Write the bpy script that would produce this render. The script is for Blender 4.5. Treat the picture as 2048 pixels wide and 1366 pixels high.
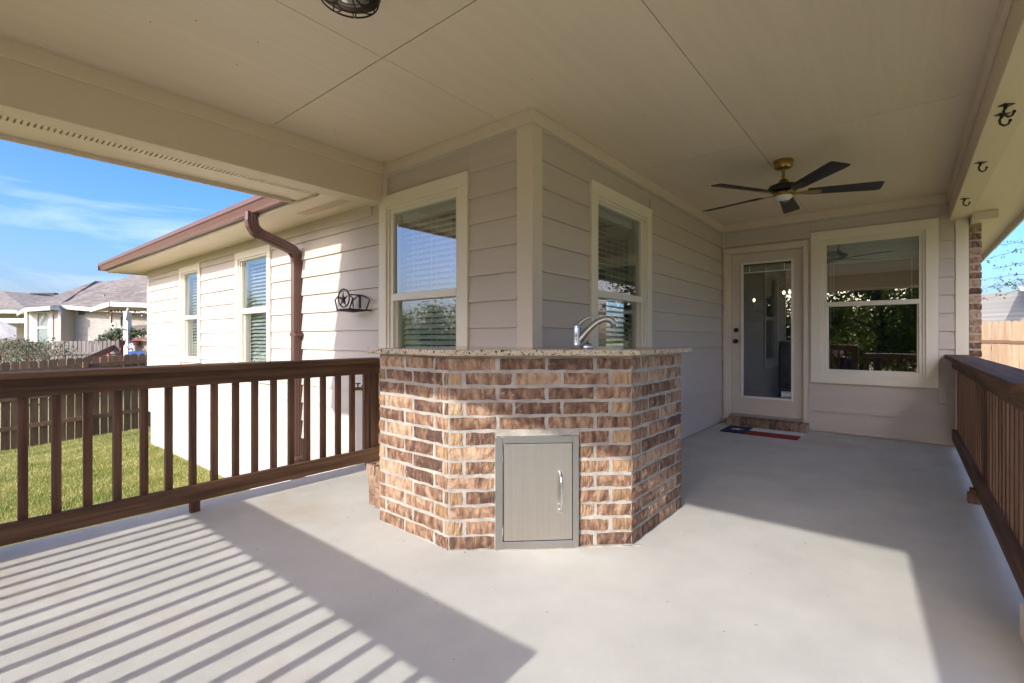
import bpy, bmesh, math, random
import numpy as np
from mathutils import Vector, Matrix
random.seed(7); np.random.seed(7)
PI = math.pi
for o in list(bpy.data.objects): bpy.data.objects.remove(o)
S = bpy.context.scene
COL = S.collection

# ------------------------------------------------------------------ camera, sky, sun, exposure
YAW = math.radians(39.4)
cam = bpy.data.cameras.new('camera'); camo = bpy.data.objects.new('camera', cam); COL.objects.link(camo)
cam.sensor_width = 36; cam.lens = 960/2048*36; cam.shift_y = -7/2048; cam.clip_start = .02; cam.clip_end = 2000
camo.location = (0, 0, 1.08); camo.rotation_euler = (PI/2, 0, YAW); S.camera = camo

COT, DX = 1.85, -.07                       # sunbeam: per metre of drop it travels COT towards +Y, drifting DX*COT in X
beam = Vector((DX*COT, COT, -1)).normalized()
EL = math.asin(-beam.z)
sun = bpy.data.lights.new('sun', 'SUN'); suno = bpy.data.objects.new('sun', sun); COL.objects.link(suno)
sun.energy = 2.0; sun.angle = math.radians(.6); sun.color = (1, .965, .90)
suno.rotation_euler = beam.to_track_quat('-Z', 'Y').to_euler(); suno.location = (0, -20, 20)

W = bpy.data.worlds.new('World'); S.world = W; W.use_nodes = True
wn, wl = W.node_tree.nodes, W.node_tree.links; wn.clear()
wo = wn.new('ShaderNodeOutputWorld'); bg = wn.new('ShaderNodeBackground'); bg.inputs[1].default_value = .15
sky = wn.new('ShaderNodeTexSky'); sky.sky_type = 'NISHITA'; sky.sun_disc = False
sky.sun_elevation = EL
to_sun = -beam
sky.sun_rotation = math.atan2(to_sun.x, to_sun.y)
sky.air_density = 1.0; sky.dust_density = 10; sky.ozone_density = 4.0; sky.altitude = 1200
hsv = wn.new('ShaderNodeHueSaturation'); hsv.inputs['Saturation'].default_value = 1.28
tc = wn.new('ShaderNodeTexCoord'); mp = wn.new('ShaderNodeMapping'); mp.inputs['Scale'].default_value = (1.3, 1.3, 7.5)
mp.inputs['Rotation'].default_value = (.12, .1, .75)
n1 = wn.new('ShaderNodeTexNoise'); n1.inputs['Scale'].default_value = 1.7; n1.inputs['Detail'].default_value = 9; n1.inputs['Roughness'].default_value = .56; n1.inputs['Distortion'].default_value = .6
r1 = wn.new('ShaderNodeValToRGB'); r1.color_ramp.elements[0].position = .565; r1.color_ramp.elements[1].position = .92
r1.color_ramp.elements[0].color = (0, 0, 0, 1); r1.color_ramp.elements[1].color = (.85, .85, .85, 1)
mx = wn.new('ShaderNodeMix'); mx.data_type = 'RGBA'; mx.inputs[7].default_value = (3.6, 3.8, 4.1, 1)
wl.new(tc.outputs['Generated'], mp.inputs[0]); wl.new(mp.outputs[0], n1.inputs['Vector']); wl.new(n1.outputs[0], r1.inputs[0])
wl.new(r1.outputs[0], mx.inputs[0]); tint = wn.new('ShaderNodeMix'); tint.data_type = 'RGBA'; tint.blend_type = 'MULTIPLY'; tint.inputs[0].default_value = 1; tint.inputs[7].default_value = (.92, .895, 1.0, 1)
wl.new(sky.outputs[0], hsv.inputs['Color']); wl.new(hsv.outputs[0], tint.inputs[6]); wl.new(tint.outputs[2], mx.inputs[6]); wl.new(mx.outputs[2], bg.inputs[0]); wl.new(bg.outputs[0], wo.inputs[0])

S.view_settings.view_transform = 'Standard'; S.view_settings.look = 'None'; S.view_settings.gamma = 1
S.view_settings.use_curve_mapping = False; S.view_settings.exposure = 1.38
S.render.engine = 'CYCLES'; S.cycles.max_bounces = 16; S.cycles.diffuse_bounces = 12; S.cycles.glossy_bounces = 6
S.cycles.transparent_max_bounces = 24

# ------------------------------------------------------------------ materials
def srgb(r, g, b):
    f = lambda c: (c/255/12.92 if c <= 10 else ((c/255+.055)/1.055)**2.4)
    return (f(r), f(g), f(b))
def mat(name, base, rough=.6, metal=0, var=None, vscale=(1, 1, 1), vamt=.5, bump=0, bscale=(1, 1, 1), dist=.002, spec=.5,
        rnd=0, detail=5, lo=.38, hi=.62, stain=None, specks=None):
    """Principled with a noise-mixed second colour, a stretched noise bump and an optional per-object value jitter."""
    m = bpy.data.materials.new(name); m.use_nodes = True
    n, l = m.node_tree.nodes, m.node_tree.links
    b = n['Principled BSDF']; b.inputs['Roughness'].default_value = rough; b.inputs['Metallic'].default_value = metal
    b.inputs['Specular IOR Level'].default_value = spec
    t = n.new('ShaderNodeTexCoord'); src = None
    def noise(scale, det=detail, rough_=.6):
        p = n.new('ShaderNodeMapping'); p.inputs['Scale'].default_value = scale
        l.new(t.outputs['Object'], p.inputs[0])
        if rnd:
            oi = n.new('ShaderNodeObjectInfo'); k = n.new('ShaderNodeMath'); k.operation = 'MULTIPLY'; k.inputs[1].default_value = 37
            l.new(oi.outputs['Random'], k.inputs[0]); l.new(k.outputs[0], p.inputs['Location'])
        x = n.new('ShaderNodeTexNoise'); x.inputs['Scale'].default_value = 1; x.inputs['Detail'].default_value = det; x.inputs['Roughness'].default_value = rough_
        l.new(p.outputs[0], x.inputs['Vector']); return x.outputs[0]
    def ramp(s, a, c):
        r = n.new('ShaderNodeMapRange'); r.inputs[1].default_value = a; r.inputs[2].default_value = c; l.new(s, r.inputs[0]); return r.outputs[0]
    def mix(f, a, c):
        x = n.new('ShaderNodeMix'); x.data_type = 'RGBA'
        if isinstance(f, (int, float)): x.inputs[0].default_value = f
        else: l.new(f, x.inputs[0])
        for i, v in ((6, a), (7, c)):
            if isinstance(v, tuple): x.inputs[i].default_value = (*v, 1)
            else: l.new(v, x.inputs[i])
        return x.outputs[2]
    cur = base
    if var: 
        f = ramp(noise(vscale), lo, hi); k = n.new('ShaderNodeMath'); k.operation = 'MULTIPLY'; k.inputs[1].default_value = vamt; l.new(f, k.inputs[0])
        cur = mix(k.outputs[0], cur, var)
    if stain:
        col, sc, a, c, amt = stain
        f = ramp(noise(sc, 6), a, c); k = n.new('ShaderNodeMath'); k.operation = 'MULTIPLY'; k.inputs[1].default_value = amt; l.new(f, k.inputs[0])
        cur = mix(k.outputs[0], cur, col)
    if specks:
        col, sc, a, c, amt = specks
        f = ramp(noise(sc, 3), a, c); k = n.new('ShaderNodeMath'); k.operation = 'MULTIPLY'; k.inputs[1].default_value = amt; l.new(f, k.inputs[0])
        cur = mix(k.outputs[0], cur, col)
    if rnd:
        oi = n.new('ShaderNodeObjectInfo'); h = n.new('ShaderNodeHueSaturation')
        r = n.new('ShaderNodeMapRange'); r.inputs[3].default_value = 1-rnd; r.inputs[4].default_value = 1+rnd; l.new(oi.outputs['Random'], r.inputs[0])
        l.new(r.outputs[0], h.inputs['Value'])
        if isinstance(cur, tuple): h.inputs['Color'].default_value = (*cur, 1)
        else: l.new(cur, h.inputs['Color'])
        cur = h.outputs[0]
    if isinstance(cur, tuple): b.inputs['Base Color'].default_value = (*cur, 1)
    else: l.new(cur, b.inputs['Base Color'])
    if bump:
        bp = n.new('ShaderNodeBump'); bp.inputs['Strength'].default_value = bump; bp.inputs['Distance'].default_value = dist
        l.new(noise(bscale, 4), bp.inputs['Height']); l.new(bp.outputs[0], b.inputs['Normal'])
    return m
PAINT = (.74, .63, .49); PAINT2 = (.69, .585, .45)
M = {}
M['siding'] = mat('painted_siding', (.555, .485, .415), .6, var=(.52, .455, .39), vscale=(1.2, 1.2, 14), vamt=.6, bump=.55, bscale=(3, 3, 95), dist=.0025, rnd=.03)
M['ceil'] = mat('painted_ceiling_board', PAINT, .5, var=(.64, .535, .395), vscale=(22, 1.1, 22), vamt=.3, bump=.6, bscale=(75, 2, 75), dist=.0022, rnd=.02)
M['beam'] = mat('painted_beam_board', (.68, .57, .43), .6, var=PAINT2, vscale=(6, .8, 14), vamt=.6, bump=.5, bscale=(70, 2.5, 70), dist=.0022, rnd=.02)
M['beamx'] = mat('painted_beam_board_crosswise', (.68, .57, .43), .6, var=PAINT2, vscale=(.8, 6, 14), vamt=.6, bump=.4, bscale=(2.5, 70, 70), dist=.002)
M['trim'] = mat('cream_trim', (.78, .705, .57), .5, var=(.74, .67, .54), vscale=(3, 3, 3), vamt=.5, bump=.25, bscale=(22, 22, 22), dist=.002)
M['ptrim'] = mat('tan_trim', (.68, .59, .475), .55, var=(.64, .555, .45), vscale=(5, 5, 2), vamt=.5, bump=.3, bscale=(50, 50, 6), dist=.002)
M['vinyl'] = mat('cream_vinyl', (.74, .68, .56), .35)
M['door'] = mat('painted_door', (.60, .52, .43), .4, var=(.57, .49, .405), vscale=(2, 2, 2), vamt=.5)
M['whitevinyl'] = mat('white_door_lite_frame', (.72, .70, .65), .4)
M['slat'] = mat('blind_slat', (.74, .73, .70), .5)
M['greenblind'] = mat('raised_blind_stack', (.42, .50, .46), .5, var=(.25, .33, .31), vscale=(3, 3, 90), vamt=.8)
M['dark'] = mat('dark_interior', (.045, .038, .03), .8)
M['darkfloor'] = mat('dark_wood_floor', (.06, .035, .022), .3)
M['wood'] = mat('brown_stained_rail_long', (.18, .098, .055), .68, var=(.070, .036, .020), vscale=(26, 1.1, 26), vamt=.8, bump=.6, bscale=(85, 4, 85), dist=.003, spec=.22, rnd=.1)
M['woodx'] = mat('brown_stained_rail_cross', (.18, .098, .055), .68, var=(.070, .036, .020), vscale=(1.1, 26, 26), vamt=.8, bump=.6, bscale=(4, 85, 85), dist=.003, spec=.22, rnd=.1)
M['woodz'] = mat('brown_stained_baluster', (.18, .094, .053), .68, var=(.070, .036, .020), vscale=(26, 26, 1.3), vamt=.8, bump=.6, bscale=(85, 85, 4), dist=.003, spec=.22, rnd=.18)
M['conc'] = mat('broomed_concrete', (.56, .548, .50), .8, var=(.455, .445, .405), vscale=(2.6, 2.1, 1), vamt=.85, bump=.8, bscale=(34, 420, 60), dist=.002, detail=12, lo=.34, hi=.68, spec=.3,
                stain=((.44, .33, .215), (.75, 1.15, 1), .56, .78, .7), specks=((.16, .13, .10), (26, 34, 30), .715, .74, .8))
M['found'] = mat('foundation_concrete', (.52, .515, .50), .8, var=(.40, .395, .38), vscale=(2, 2, 3), vamt=.7, bump=.4, bscale=(20, 20, 20), dist=.004)
M['mortar'] = mat('pale_mortar', (.46, .425, .37), .95, var=(.31, .28, .24), vscale=(11, 11, 11), vamt=.8, bump=1, bscale=(120, 120, 120), dist=.006)
def brickmat(name, a, b_, c, d):
    m = bpy.data.materials.new(name); m.use_nodes = True
    n, l = m.node_tree.nodes, m.node_tree.links; p = n['Principled BSDF']; p.inputs['Roughness'].default_value = .85
    p.inputs['Specular IOR Level'].default_value = .25
    t = n.new('ShaderNodeTexCoord'); oi = n.new('ShaderNodeObjectInfo'); k = n.new('ShaderNodeMath'); k.operation = 'MULTIPLY'; k.inputs[1].default_value = 91
    l.new(oi.outputs['Random'], k.inputs[0])
    def nz(sc, det):
        mp_ = n.new('ShaderNodeMapping'); mp_.inputs['Scale'].default_value = sc; l.new(t.outputs['Object'], mp_.inputs[0]); l.new(k.outputs[0], mp_.inputs['Location'])
        x = n.new('ShaderNodeTexNoise'); x.inputs['Scale'].default_value = 1; x.inputs['Detail'].default_value = det; x.inputs['Distortion'].default_value = .5
        l.new(mp_.outputs[0], x.inputs['Vector']); return x.outputs[0]
    s = n.new('ShaderNodeMath'); s.operation = 'ADD'
    r = n.new('ShaderNodeMapRange'); r.inputs[3].default_value = -.17; r.inputs[4].default_value = .17; l.new(oi.outputs['Random'], r.inputs[0])
    l.new(nz((34, 34, 13), 9), s.inputs[0]); l.new(r.outputs[0], s.inputs[1])
    cr = n.new('ShaderNodeValToRGB'); e = cr.color_ramp.elements
    e[0].position = .28; e[0].color = (*a, 1); e[1].position = .74; e[1].color = (*d, 1)
    x = e.new(.44); x.color = (*b_, 1); x = e.new(.58); x.color = (*c, 1)
    l.new(s.outputs[0], cr.inputs[0])
    mr = n.new('ShaderNodeMapRange'); mr.inputs[1].default_value = .66; mr.inputs[2].default_value = .74; l.new(nz((42, 42, 60), 5), mr.inputs[0])
    kk = n.new('ShaderNodeMath'); kk.operation = 'MULTIPLY'; kk.inputs[1].default_value = .8; l.new(mr.outputs[0], kk.inputs[0])
    mxx = n.new('ShaderNodeMix'); mxx.data_type = 'RGBA'; l.new(kk.outputs[0], mxx.inputs[0]); l.new(cr.outputs[0], mxx.inputs[6]); mxx.inputs[7].default_value = (.48, .44, .38, 1)
    l.new(mxx.outputs[2], p.inputs['Base Color'])
    bp = n.new('ShaderNodeBump'); bp.inputs['Strength'].default_value = .9; bp.inputs['Distance'].default_value = .006
    l.new(nz((110, 110, 85), 6), bp.inputs['Height']); l.new(bp.outputs[0], p.inputs['Normal'])
    return m
M['brick'] = brickmat('brown_clinker_brick', (.095, .055, .04), (.205, .117, .073), (.335, .207, .13), (.47, .335, .22))
M['bricktan'] = brickmat('tan_brick_end', (.21, .125, .072), (.35, .22, .12), (.45, .295, .165), (.50, .355, .225))
M['bricksill'] = brickmat('sill_brick', (.14, .09, .06), (.24, .15, .10), (.32, .21, .14), (.38, .27, .19))
def granite():
    m = bpy.data.materials.new('speckled_granite'); m.use_nodes = True
    n, l = m.node_tree.nodes, m.node_tree.links; p = n['Principled BSDF']; p.inputs['Roughness'].default_value = .12
    t = n.new('ShaderNodeTexCoord')
    def nz(sc, dist):
        x = n.new('ShaderNodeTexNoise'); x.inputs['Scale'].default_value = sc; x.inputs['Detail'].default_value = 6; x.inputs['Distortion'].default_value = dist; l.new(t.outputs['Object'], x.inputs['Vector']); return x.outputs[0]
    cr = n.new('ShaderNodeValToRGB'); e = cr.color_ramp.elements; e[0].position = .36; e[0].color = (.03, .024, .02, 1); e[1].position = .44; e[1].color = (.50, .39, .27, 1)
    x = e.new(.60); x.color = (.62, .53, .41, 1); x = e.new(.68); x.color = (.28, .17, .10, 1)
    l.new(nz(55, 1.2), cr.inputs[0])
    l.new(cr.outputs[0], p.inputs['Base Color']); return m
M['granite'] = granite()
M['steel'] = mat('brushed_stainless', (.46, .45, .43), .3, 1, var=(.47, .455, .42), vscale=(2, 2, 120), vamt=.6, bump=.05, bscale=(4, 4, 400), dist=.001)
M['steeldoor'] = mat('brushed_stainless_panel', (.57, .53, .465), .33, 1, var=(.51, .475, .415), vscale=(70, 70, 1.2), vamt=.6, bump=.12, bscale=(300, 300, 4), dist=.001)
M['nickel'] = mat('polished_nickel', (.70, .70, .70), .16, 1)
M['faucet'] = mat('brushed_nickel_faucet', (.50, .49, .48), .2, 1)
M['chrome'] = mat('chrome', (.7, .7, .7), .12, 1)
M['black'] = mat('black_metal', (.012, .011, .011), .45)
M['blade'] = mat('black_fan_blade', (.014, .014, .013), .45, var=(.022, .021, .02), vscale=(30, 30, 30), vamt=.6)
M['brass'] = mat('aged_brass', (.44, .30, .11), .28, 1, var=(.36, .24, .085), vscale=(20, 20, 20), vamt=.5)
M['bronze'] = mat('oiled_bronze', (.035, .022, .014), .28, .7)
M['opal'] = mat('opal_glass', (.78, .79, .82), .3)
M['gutter'] = mat('brown_gutter', (.175, .095, .08), .38, var=(.155, .085, .07), vscale=(3, 3, 3), vamt=.5)
M['gutteru'] = mat('brown_downspout', (.125, .062, .05), .3)
M['copper'] = mat('brass_valve', (.35, .2, .08), .4, .8)
M['navy'] = mat('navy_coir', (.010, .014, .06), .95, bump=1, bscale=(250, 250, 250), dist=.004)
M['red'] = mat('red_coir', (.26, .018, .022), .95, bump=1, bscale=(250, 250, 250), dist=.004)
M['white'] = mat('white_coir', (.66, .66, .70), .95, bump=1, bscale=(250, 250, 250), dist=.004)
M['wpaint'] = mat('white_paint', (.74, .74, .74), .45)
M['sticker'] = mat('sticker_white', (.72, .73, .78), .4)
M['ink'] = mat('sticker_ink', (.02, .025, .06), .5)
def shingle(name, a, b_, c):
    m = bpy.data.materials.new(name); m.use_nodes = True
    n, l = m.node_tree.nodes, m.node_tree.links; p = n['Principled BSDF']; p.inputs['Roughness'].default_value = .95
    t = n.new('ShaderNodeTexCoord'); mp_ = n.new('ShaderNodeMapping'); mp_.inputs['Scale'].default_value = (4.5, 4.5, 13); l.new(t.outputs['Object'], mp_.inputs[0])
    br = n.new('ShaderNodeTexVoronoi'); br.inputs['Scale'].default_value = 1; l.new(mp_.outputs[0], br.inputs['Vector'])
    cr = n.new('ShaderNodeValToRGB'); e = cr.color_ramp.elements; e[0].color = (*a, 1); e[1].color = (*c, 1); x = e.new(.5); x.color = (*b_, 1)
    sp = n.new('ShaderNodeSeparateColor'); l.new(br.outputs['Color'], sp.inputs[0]); l.new(sp.outputs[0], cr.inputs[0])
    l.new(cr.outputs[0], p.inputs['Base Color'])
    wv = n.new('ShaderNodeTexWave'); wv.bands_direction = 'Z'; wv.wave_profile = 'SAW'; wv.inputs['Scale'].default_value = 2.6; l.new(t.outputs['Object'], wv.inputs['Vector'])
    bp = n.new('ShaderNodeBump'); bp.inputs['Strength'].default_value = .9; bp.inputs['Distance'].default_value = .03; l.new(wv.outputs[0], bp.inputs['Height']); l.new(bp.outputs[0], p.inputs['Normal'])
    return m
M['shingle'] = shingle('grey_brown_shingles', (.16, .135, .115), (.215, .18, .15), (.28, .24, .20))
M['nbrick'] = bpy.data.materials.new('pale_neighbour_brick'); M['nbrick'].use_nodes = True
def _nb():
    n, l = M['nbrick'].node_tree.nodes, M['nbrick'].node_tree.links; p = n['Principled BSDF']; p.inputs['Roughness'].default_value = .9
    t = n.new('ShaderNodeTexCoord'); mp_ = n.new('ShaderNodeMapping'); mp_.inputs['Rotation'].default_value = (PI/2, 0, 0); l.new(t.outputs['Object'], mp_.inputs[0])
    b = n.new('ShaderNodeTexBrick'); b.inputs['Scale'].default_value = 1; b.inputs['Brick Width'].default_value = .25; b.inputs['Row Height'].default_value = .078; b.inputs['Mortar Size'].default_value = .009
    b.inputs['Color1'].default_value = (.47, .43, .38, 1); b.inputs['Color2'].default_value = (.37, .33, .29, 1); b.inputs['Mortar'].default_value = (.33, .32, .30, 1)
    l.new(mp_.outputs[0], b.inputs['Vector']); l.new(b.outputs[0], p.inputs['Base Color'])
_nb()
M['fence'] = mat('dark_brown_fence_board', (.20, .122, .068), .85, var=(.13, .08, .046), vscale=(20, 20, 1.5), vamt=.8, bump=.5, bscale=(60, 60, 4), dist=.004, rnd=.22)
M['greyfence'] = mat('weathered_grey_fence_board', (.21, .185, .17), .9, var=(.12, .105, .095), vscale=(14, 14, 1.5), vamt=.8, rnd=.25)
M['cedar'] = mat('light_cedar_fence_board', (.34, .235, .145), .85, var=(.26, .17, .10), vscale=(14, 14, 1.2), vamt=.8, rnd=.14)
M['cedardk'] = mat('dark_cedar_rail', (.14, .08, .045), .85)
M['redwood'] = mat('red_stained_deck_wood', (.27, .055, .035), .6, var=(.18, .035, .025), vscale=(6, 6, 6), vamt=.7)
M['redbrown'] = mat('red_brown_deck_wood', (.17, .06, .04), .6)
M['tanwall'] = mat('tan_board', (.42, .33, .24), .8)
M['blue'] = mat('blue_fabric', (.03, .09, .25), .8)
M['greyfab'] = mat('grey_patterned_fabric', (.36, .36, .36), .9, var=(.2, .2, .2), vscale=(8, 8, 8), vamt=.8)
M['yellowpot'] = mat('orange_pot', (.55, .27, .06), .6)
M['lawn'] = mat('lawn_soil', (.28, .275, .075), .95, var=(.38, .33, .13), vscale=(1.5, 1.5, 1.5), vamt=.8, bump=1, bscale=(30, 30, 30), dist=.03, detail=9)
def leafmat(name, a, b_, sub=.35):
    m = bpy.data.materials.new(name); m.use_nodes = True
    n, l = m.node_tree.nodes, m.node_tree.links; p = n['Principled BSDF']; o = n['Material Output']
    p.inputs['Roughness'].default_value = .55
    t = n.new('ShaderNodeTexCoord'); x = n.new('ShaderNodeTexNoise'); x.inputs['Scale'].default_value = 1.7; x.inputs['Detail'].default_value = 8; x.inputs['Roughness'].default_value = .75; l.new(t.outputs['Object'], x.inputs['Vector'])
    r = n.new('ShaderNodeMapRange'); r.inputs[1].default_value = .36; r.inputs[2].default_value = .64; l.new(x.outputs[0], r.inputs[0])
    k = n.new('ShaderNodeMix'); k.data_type = 'RGBA'; k.inputs[6].default_value = (*a, 1); k.inputs[7].default_value = (*b_, 1); l.new(r.outputs[0], k.inputs[0]); l.new(k.outputs[2], p.inputs['Base Color'])
    tr = n.new('ShaderNodeBsdfTranslucent'); l.new(k.outputs[2], tr.inputs[0]); ms = n.new('ShaderNodeMixShader'); ms.inputs[0].default_value = sub
    l.new(p.outputs[0], ms.inputs[1]); l.new(tr.outputs[0], ms.inputs[2]); l.new(ms.outputs[0], o.inputs[0]); return m
M['leaf'] = leafmat('tree_leaves', (.06, .095, .016), (.20, .24, .05), .6)
M['leafb'] = leafmat('tree_leaves_light', (.12, .16, .03), (.28, .31, .07), .6)
M['grass'] = leafmat('grass_blades', (.235, .28, .055), (.50, .46, .16), .3)
M['bush'] = leafmat('shrub_leaves', (.07, .11, .05), (.2, .23, .13))
M['flower'] = leafmat('coral_flowers', (.5, .15, .10), (.62, .28, .2))
M['bark'] = mat('bark', (.075, .06, .048), .9, var=(.04, .032, .026), vscale=(6, 6, 2), vamt=.8)
def glassmat():
    m = bpy.data.materials.new('window_glass'); m.use_nodes = True
    n, l = m.node_tree.nodes, m.node_tree.links; n.remove(n['Principled BSDF']); o = n['Material Output']
    tr = n.new('ShaderNodeBsdfTransparent'); tr.inputs[0].default_value = (.80, .85, .84, 1)
    g = n.new('ShaderNodeBsdfGlossy'); g.inputs['Roughness'].default_value = 0; g.inputs[0].default_value = (.95, .97, 1, 1)
    f = n.new('ShaderNodeFresnel'); f.inputs[0].default_value = 1.5
    a = n.new('ShaderNodeMath'); a.operation = 'MULTIPLY_ADD'; a.inputs[1].default_value = 1.2; a.inputs[2].default_value = .21; a.use_clamp = True; l.new(f.outputs[0], a.inputs[0])
    ge = n.new('ShaderNodeNewGeometry'); bk = n.new('ShaderNodeMath'); bk.operation = 'SUBTRACT'; bk.inputs[0].default_value = 1; l.new(ge.outputs['Backfacing'], bk.inputs[1])
    mu = n.new('ShaderNodeMath'); mu.operation = 'MULTIPLY'; l.new(a.outputs[0], mu.inputs[0]); l.new(bk.outputs[0], mu.inputs[1])
    t = n.new('ShaderNodeTexCoord'); x = n.new('ShaderNodeTexNoise'); x.inputs['Scale'].default_value = 2.2; x.inputs['Detail'].default_value = 1; l.new(t.outputs['Object'], x.inputs['Vector'])
    bp = n.new('ShaderNodeBump'); bp.inputs['Strength'].default_value = .06; bp.inputs['Distance'].default_value = .01; l.new(x.outputs[0], bp.inputs['Height']); l.new(bp.outputs[0], g.inputs['Normal'])
    s = n.new('ShaderNodeMixShader'); l.new(mu.outputs[0], s.inputs[0]); l.new(tr.outputs[0], s.inputs[1]); l.new(g.outputs[0], s.inputs[2]); l.new(s.outputs[0], o.inputs[0]); return m
M['glass'] = glassmat()
def emis(name, c, s):
    m = bpy.data.materials.new(name); m.use_nodes = True; p = m.node_tree.nodes['Principled BSDF']
    p.inputs['Emission Color'].default_value = (*c, 1); p.inputs['Emission Strength'].default_value = s; return m
M['bulb'] = emis('lit_bulb', (1, .82, .55), 2.5)
M['skin'] = mat('skin', (.45, .25, .18), .6); M['shirt'] = mat('navy_shirt', (.02, .028, .07), .9); M['jeans'] = mat('jeans', (.05, .07, .11), .9); M['hair'] = mat('grey_hair', (.55, .55, .56), .8)

# ------------------------------------------------------------------ mesh helpers
class MB:
    def __init__(s): s.v, s.f, s.m = [], [], []
    def quad(s, *p, mi=0):
        i = len(s.v); s.v += [tuple(q) for q in p]; s.f.append(tuple(range(i, i+len(p)))); s.m.append(mi); return s
    def hexa(s, p, mi=0):           # p: bottom 4 (ccw) + top 4
        i = len(s.v); s.v += [tuple(q) for q in p]
        for f in ((3, 2, 1, 0), (4, 5, 6, 7), (0, 1, 5, 4), (1, 2, 6, 5), (2, 3, 7, 6), (3, 0, 4, 7)):
            s.f.append(tuple(i+k for k in f)); s.m.append(mi)
        return s
    def box(s, x0, x1, y0, y1, z0, z1, mi=0):
        x0, x1 = sorted((x0, x1)); y0, y1 = sorted((y0, y1)); z0, z1 = sorted((z0, z1))
        return s.hexa([(x0, y0, z0), (x1, y0, z0), (x1, y1, z0), (x0, y1, z0), (x0, y0, z1), (x1, y0, z1), (x1, y1, z1), (x0, y1, z1)], mi)
    def prism(s, poly, z0, z1, mi=0):
        n = len(poly); i = len(s.v)
        s.v += [(x, y, z0) for x, y in poly]+[(x, y, z1) for x, y in poly]
        s.f.append(tuple(i+k for k in reversed(range(n)))); s.f.append(tuple(i+n+k for k in range(n))); s.m += [mi, mi]
        for k in range(n):
            s.f.append((i+k, i+(k+1) % n, i+n+(k+1) % n, i+n+k)); s.m.append(mi)
        return s
    def extrude(s, prof, axis, a, b, mi=0):
        """prof: list of 2D points; axis 'x' -> prof=(y,z); 'y' -> prof=(x,z)"""
        g = (lambda p, t: (t, p[0], p[1])) if axis == 'x' else (lambda p, t: (p[0], t, p[1]))
        n = len(prof); i = len(s.v); s.v += [g(p, a) for p in prof]+[g(p, b) for p in prof]
        s.f.append(tuple(i+k for k in range(n))); s.f.append(tuple(i+n+k for k in reversed(range(n)))); s.m += [mi, mi]
        for k in range(n):
            s.f.append((i+k, i+n+k, i+n+(k+1) % n, i+(k+1) % n)); s.m.append(mi)
        return s
    def sweep(s, path, prof, closed=False, mi=0, up=None):
        P = [Vector(p) for p in path]; rings = []
        ref = Vector(up) if up else None
        for k, p in enumerate(P):
            if closed: t = P[(k+1) % len(P)]-P[k-1]
            else: t = P[min(k+1, len(P)-1)]-P[max(k-1, 0)]
            t.normalize()
            if ref is None: ref = Vector((0, 0, 1)) if abs(t.z) < .9 else Vector((1, 0, 0))
            a = ref.cross(t)
            if a.length < 1e-4: a = Vector((1, 0, 0)).cross(t)
            a.normalize(); b = t.cross(a)
            if not up: ref = b
            i = len(s.v); pr = prof(k) if callable(prof) else prof; n = len(pr)
            s.v += [tuple(p+a*q[0]+b*q[1]) for q in pr]; rings.append(i)
        for k in range(len(P)-(0 if closed else 1)):
            i, j = rings[k], rings[(k+1) % len(P)]
            for q in range(n):
                s.f.append((i+q, i+(q+1) % n, j+(q+1) % n, j+q)); s.m.append(mi)
        if not closed:
            s.f.append(tuple(rings[0]+q for q in reversed(range(n)))); s.f.append(tuple(rings[-1]+q for q in range(n))); s.m += [mi, mi]
        return s
    def tube(s, path, r, n=8, closed=False, mi=0):
        f = (lambda k: [(math.cos(q*2*PI/n)*r(k), math.sin(q*2*PI/n)*r(k)) for q in range(n)]) if callable(r) else [(math.cos(q*2*PI/n)*r, math.sin(q*2*PI/n)*r) for q in range(n)]
        return s.sweep(path, f, closed, mi)
    def lathe(s, prof, c=(0, 0, 0), n=24, mi=0):
        i = len(s.v)
        for r, z in prof:
            s.v += [(c[0]+r*math.cos(q*2*PI/n), c[1]+r*math.sin(q*2*PI/n), c[2]+z) for q in range(n)]
        for k in range(len(prof)-1):
            for q in range(n):
                s.f.append((i+k*n+q, i+k*n+(q+1) % n, i+(k+1)*n+(q+1) % n, i+(k+1)*n+q)); s.m.append(mi)
        s.f.append(tuple(i+q for q in reversed(range(n)))); s.f.append(tuple(i+(len(prof)-1)*n+q for q in range(n))); s.m += [mi, mi]
        return s
    def mesh(s, name, mats, smooth=False):
        me = bpy.data.meshes.new(name); me.from_pydata(s.v, [], s.f)
        for m in (mats if isinstance(mats, (list, tuple)) else [mats]): me.materials.append(m)
        me.polygons.foreach_set('material_index', s.m)
        bm = bmesh.new(); bm.from_mesh(me); bmesh.ops.recalc_face_normals(bm, faces=bm.faces); bm.to_mesh(me); bm.free()
        if smooth:
            me.polygons.foreach_set('use_smooth', [True]*len(me.polygons)); me.set_sharp_from_angle(angle=math.radians(38))
        return me
    def obj(s, name, mats, parent=None, smooth=False, bevel=0, loc=None):
        return put(name, s.mesh(name, mats, smooth), parent, loc, bevel=bevel)
def put(name, me, parent=None, loc=None, rot=None, scale=None, bevel=0):
    """link a mesh object; geometry in world coordinates unless loc is given (loc is in the world too)"""
    o = bpy.data.objects.new(name, me); COL.objects.link(o)
    if parent: o.parent = parent
    L = Vector(loc) if loc else Vector((0, 0, 0))
    if parent: L = L-wloc(parent)
    o.location = L
    if rot: o.rotation_euler = rot
    if scale: o.scale = scale
    if bevel:
        b = o.modifiers.new('bevel', 'BEVEL'); b.width = bevel; b.segments = 2; b.limit_method = 'ANGLE'
    return o
def wloc(o):
    v = Vector((0, 0, 0))
    while o: v = v+o.location; o = o.parent
    return v
def thing(name, loc, label, cat, group=None):
    o = bpy.data.objects.new(name, None); COL.objects.link(o); o.location = loc; o.empty_display_size = .1
    return tag(o, label, cat, group)
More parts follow.
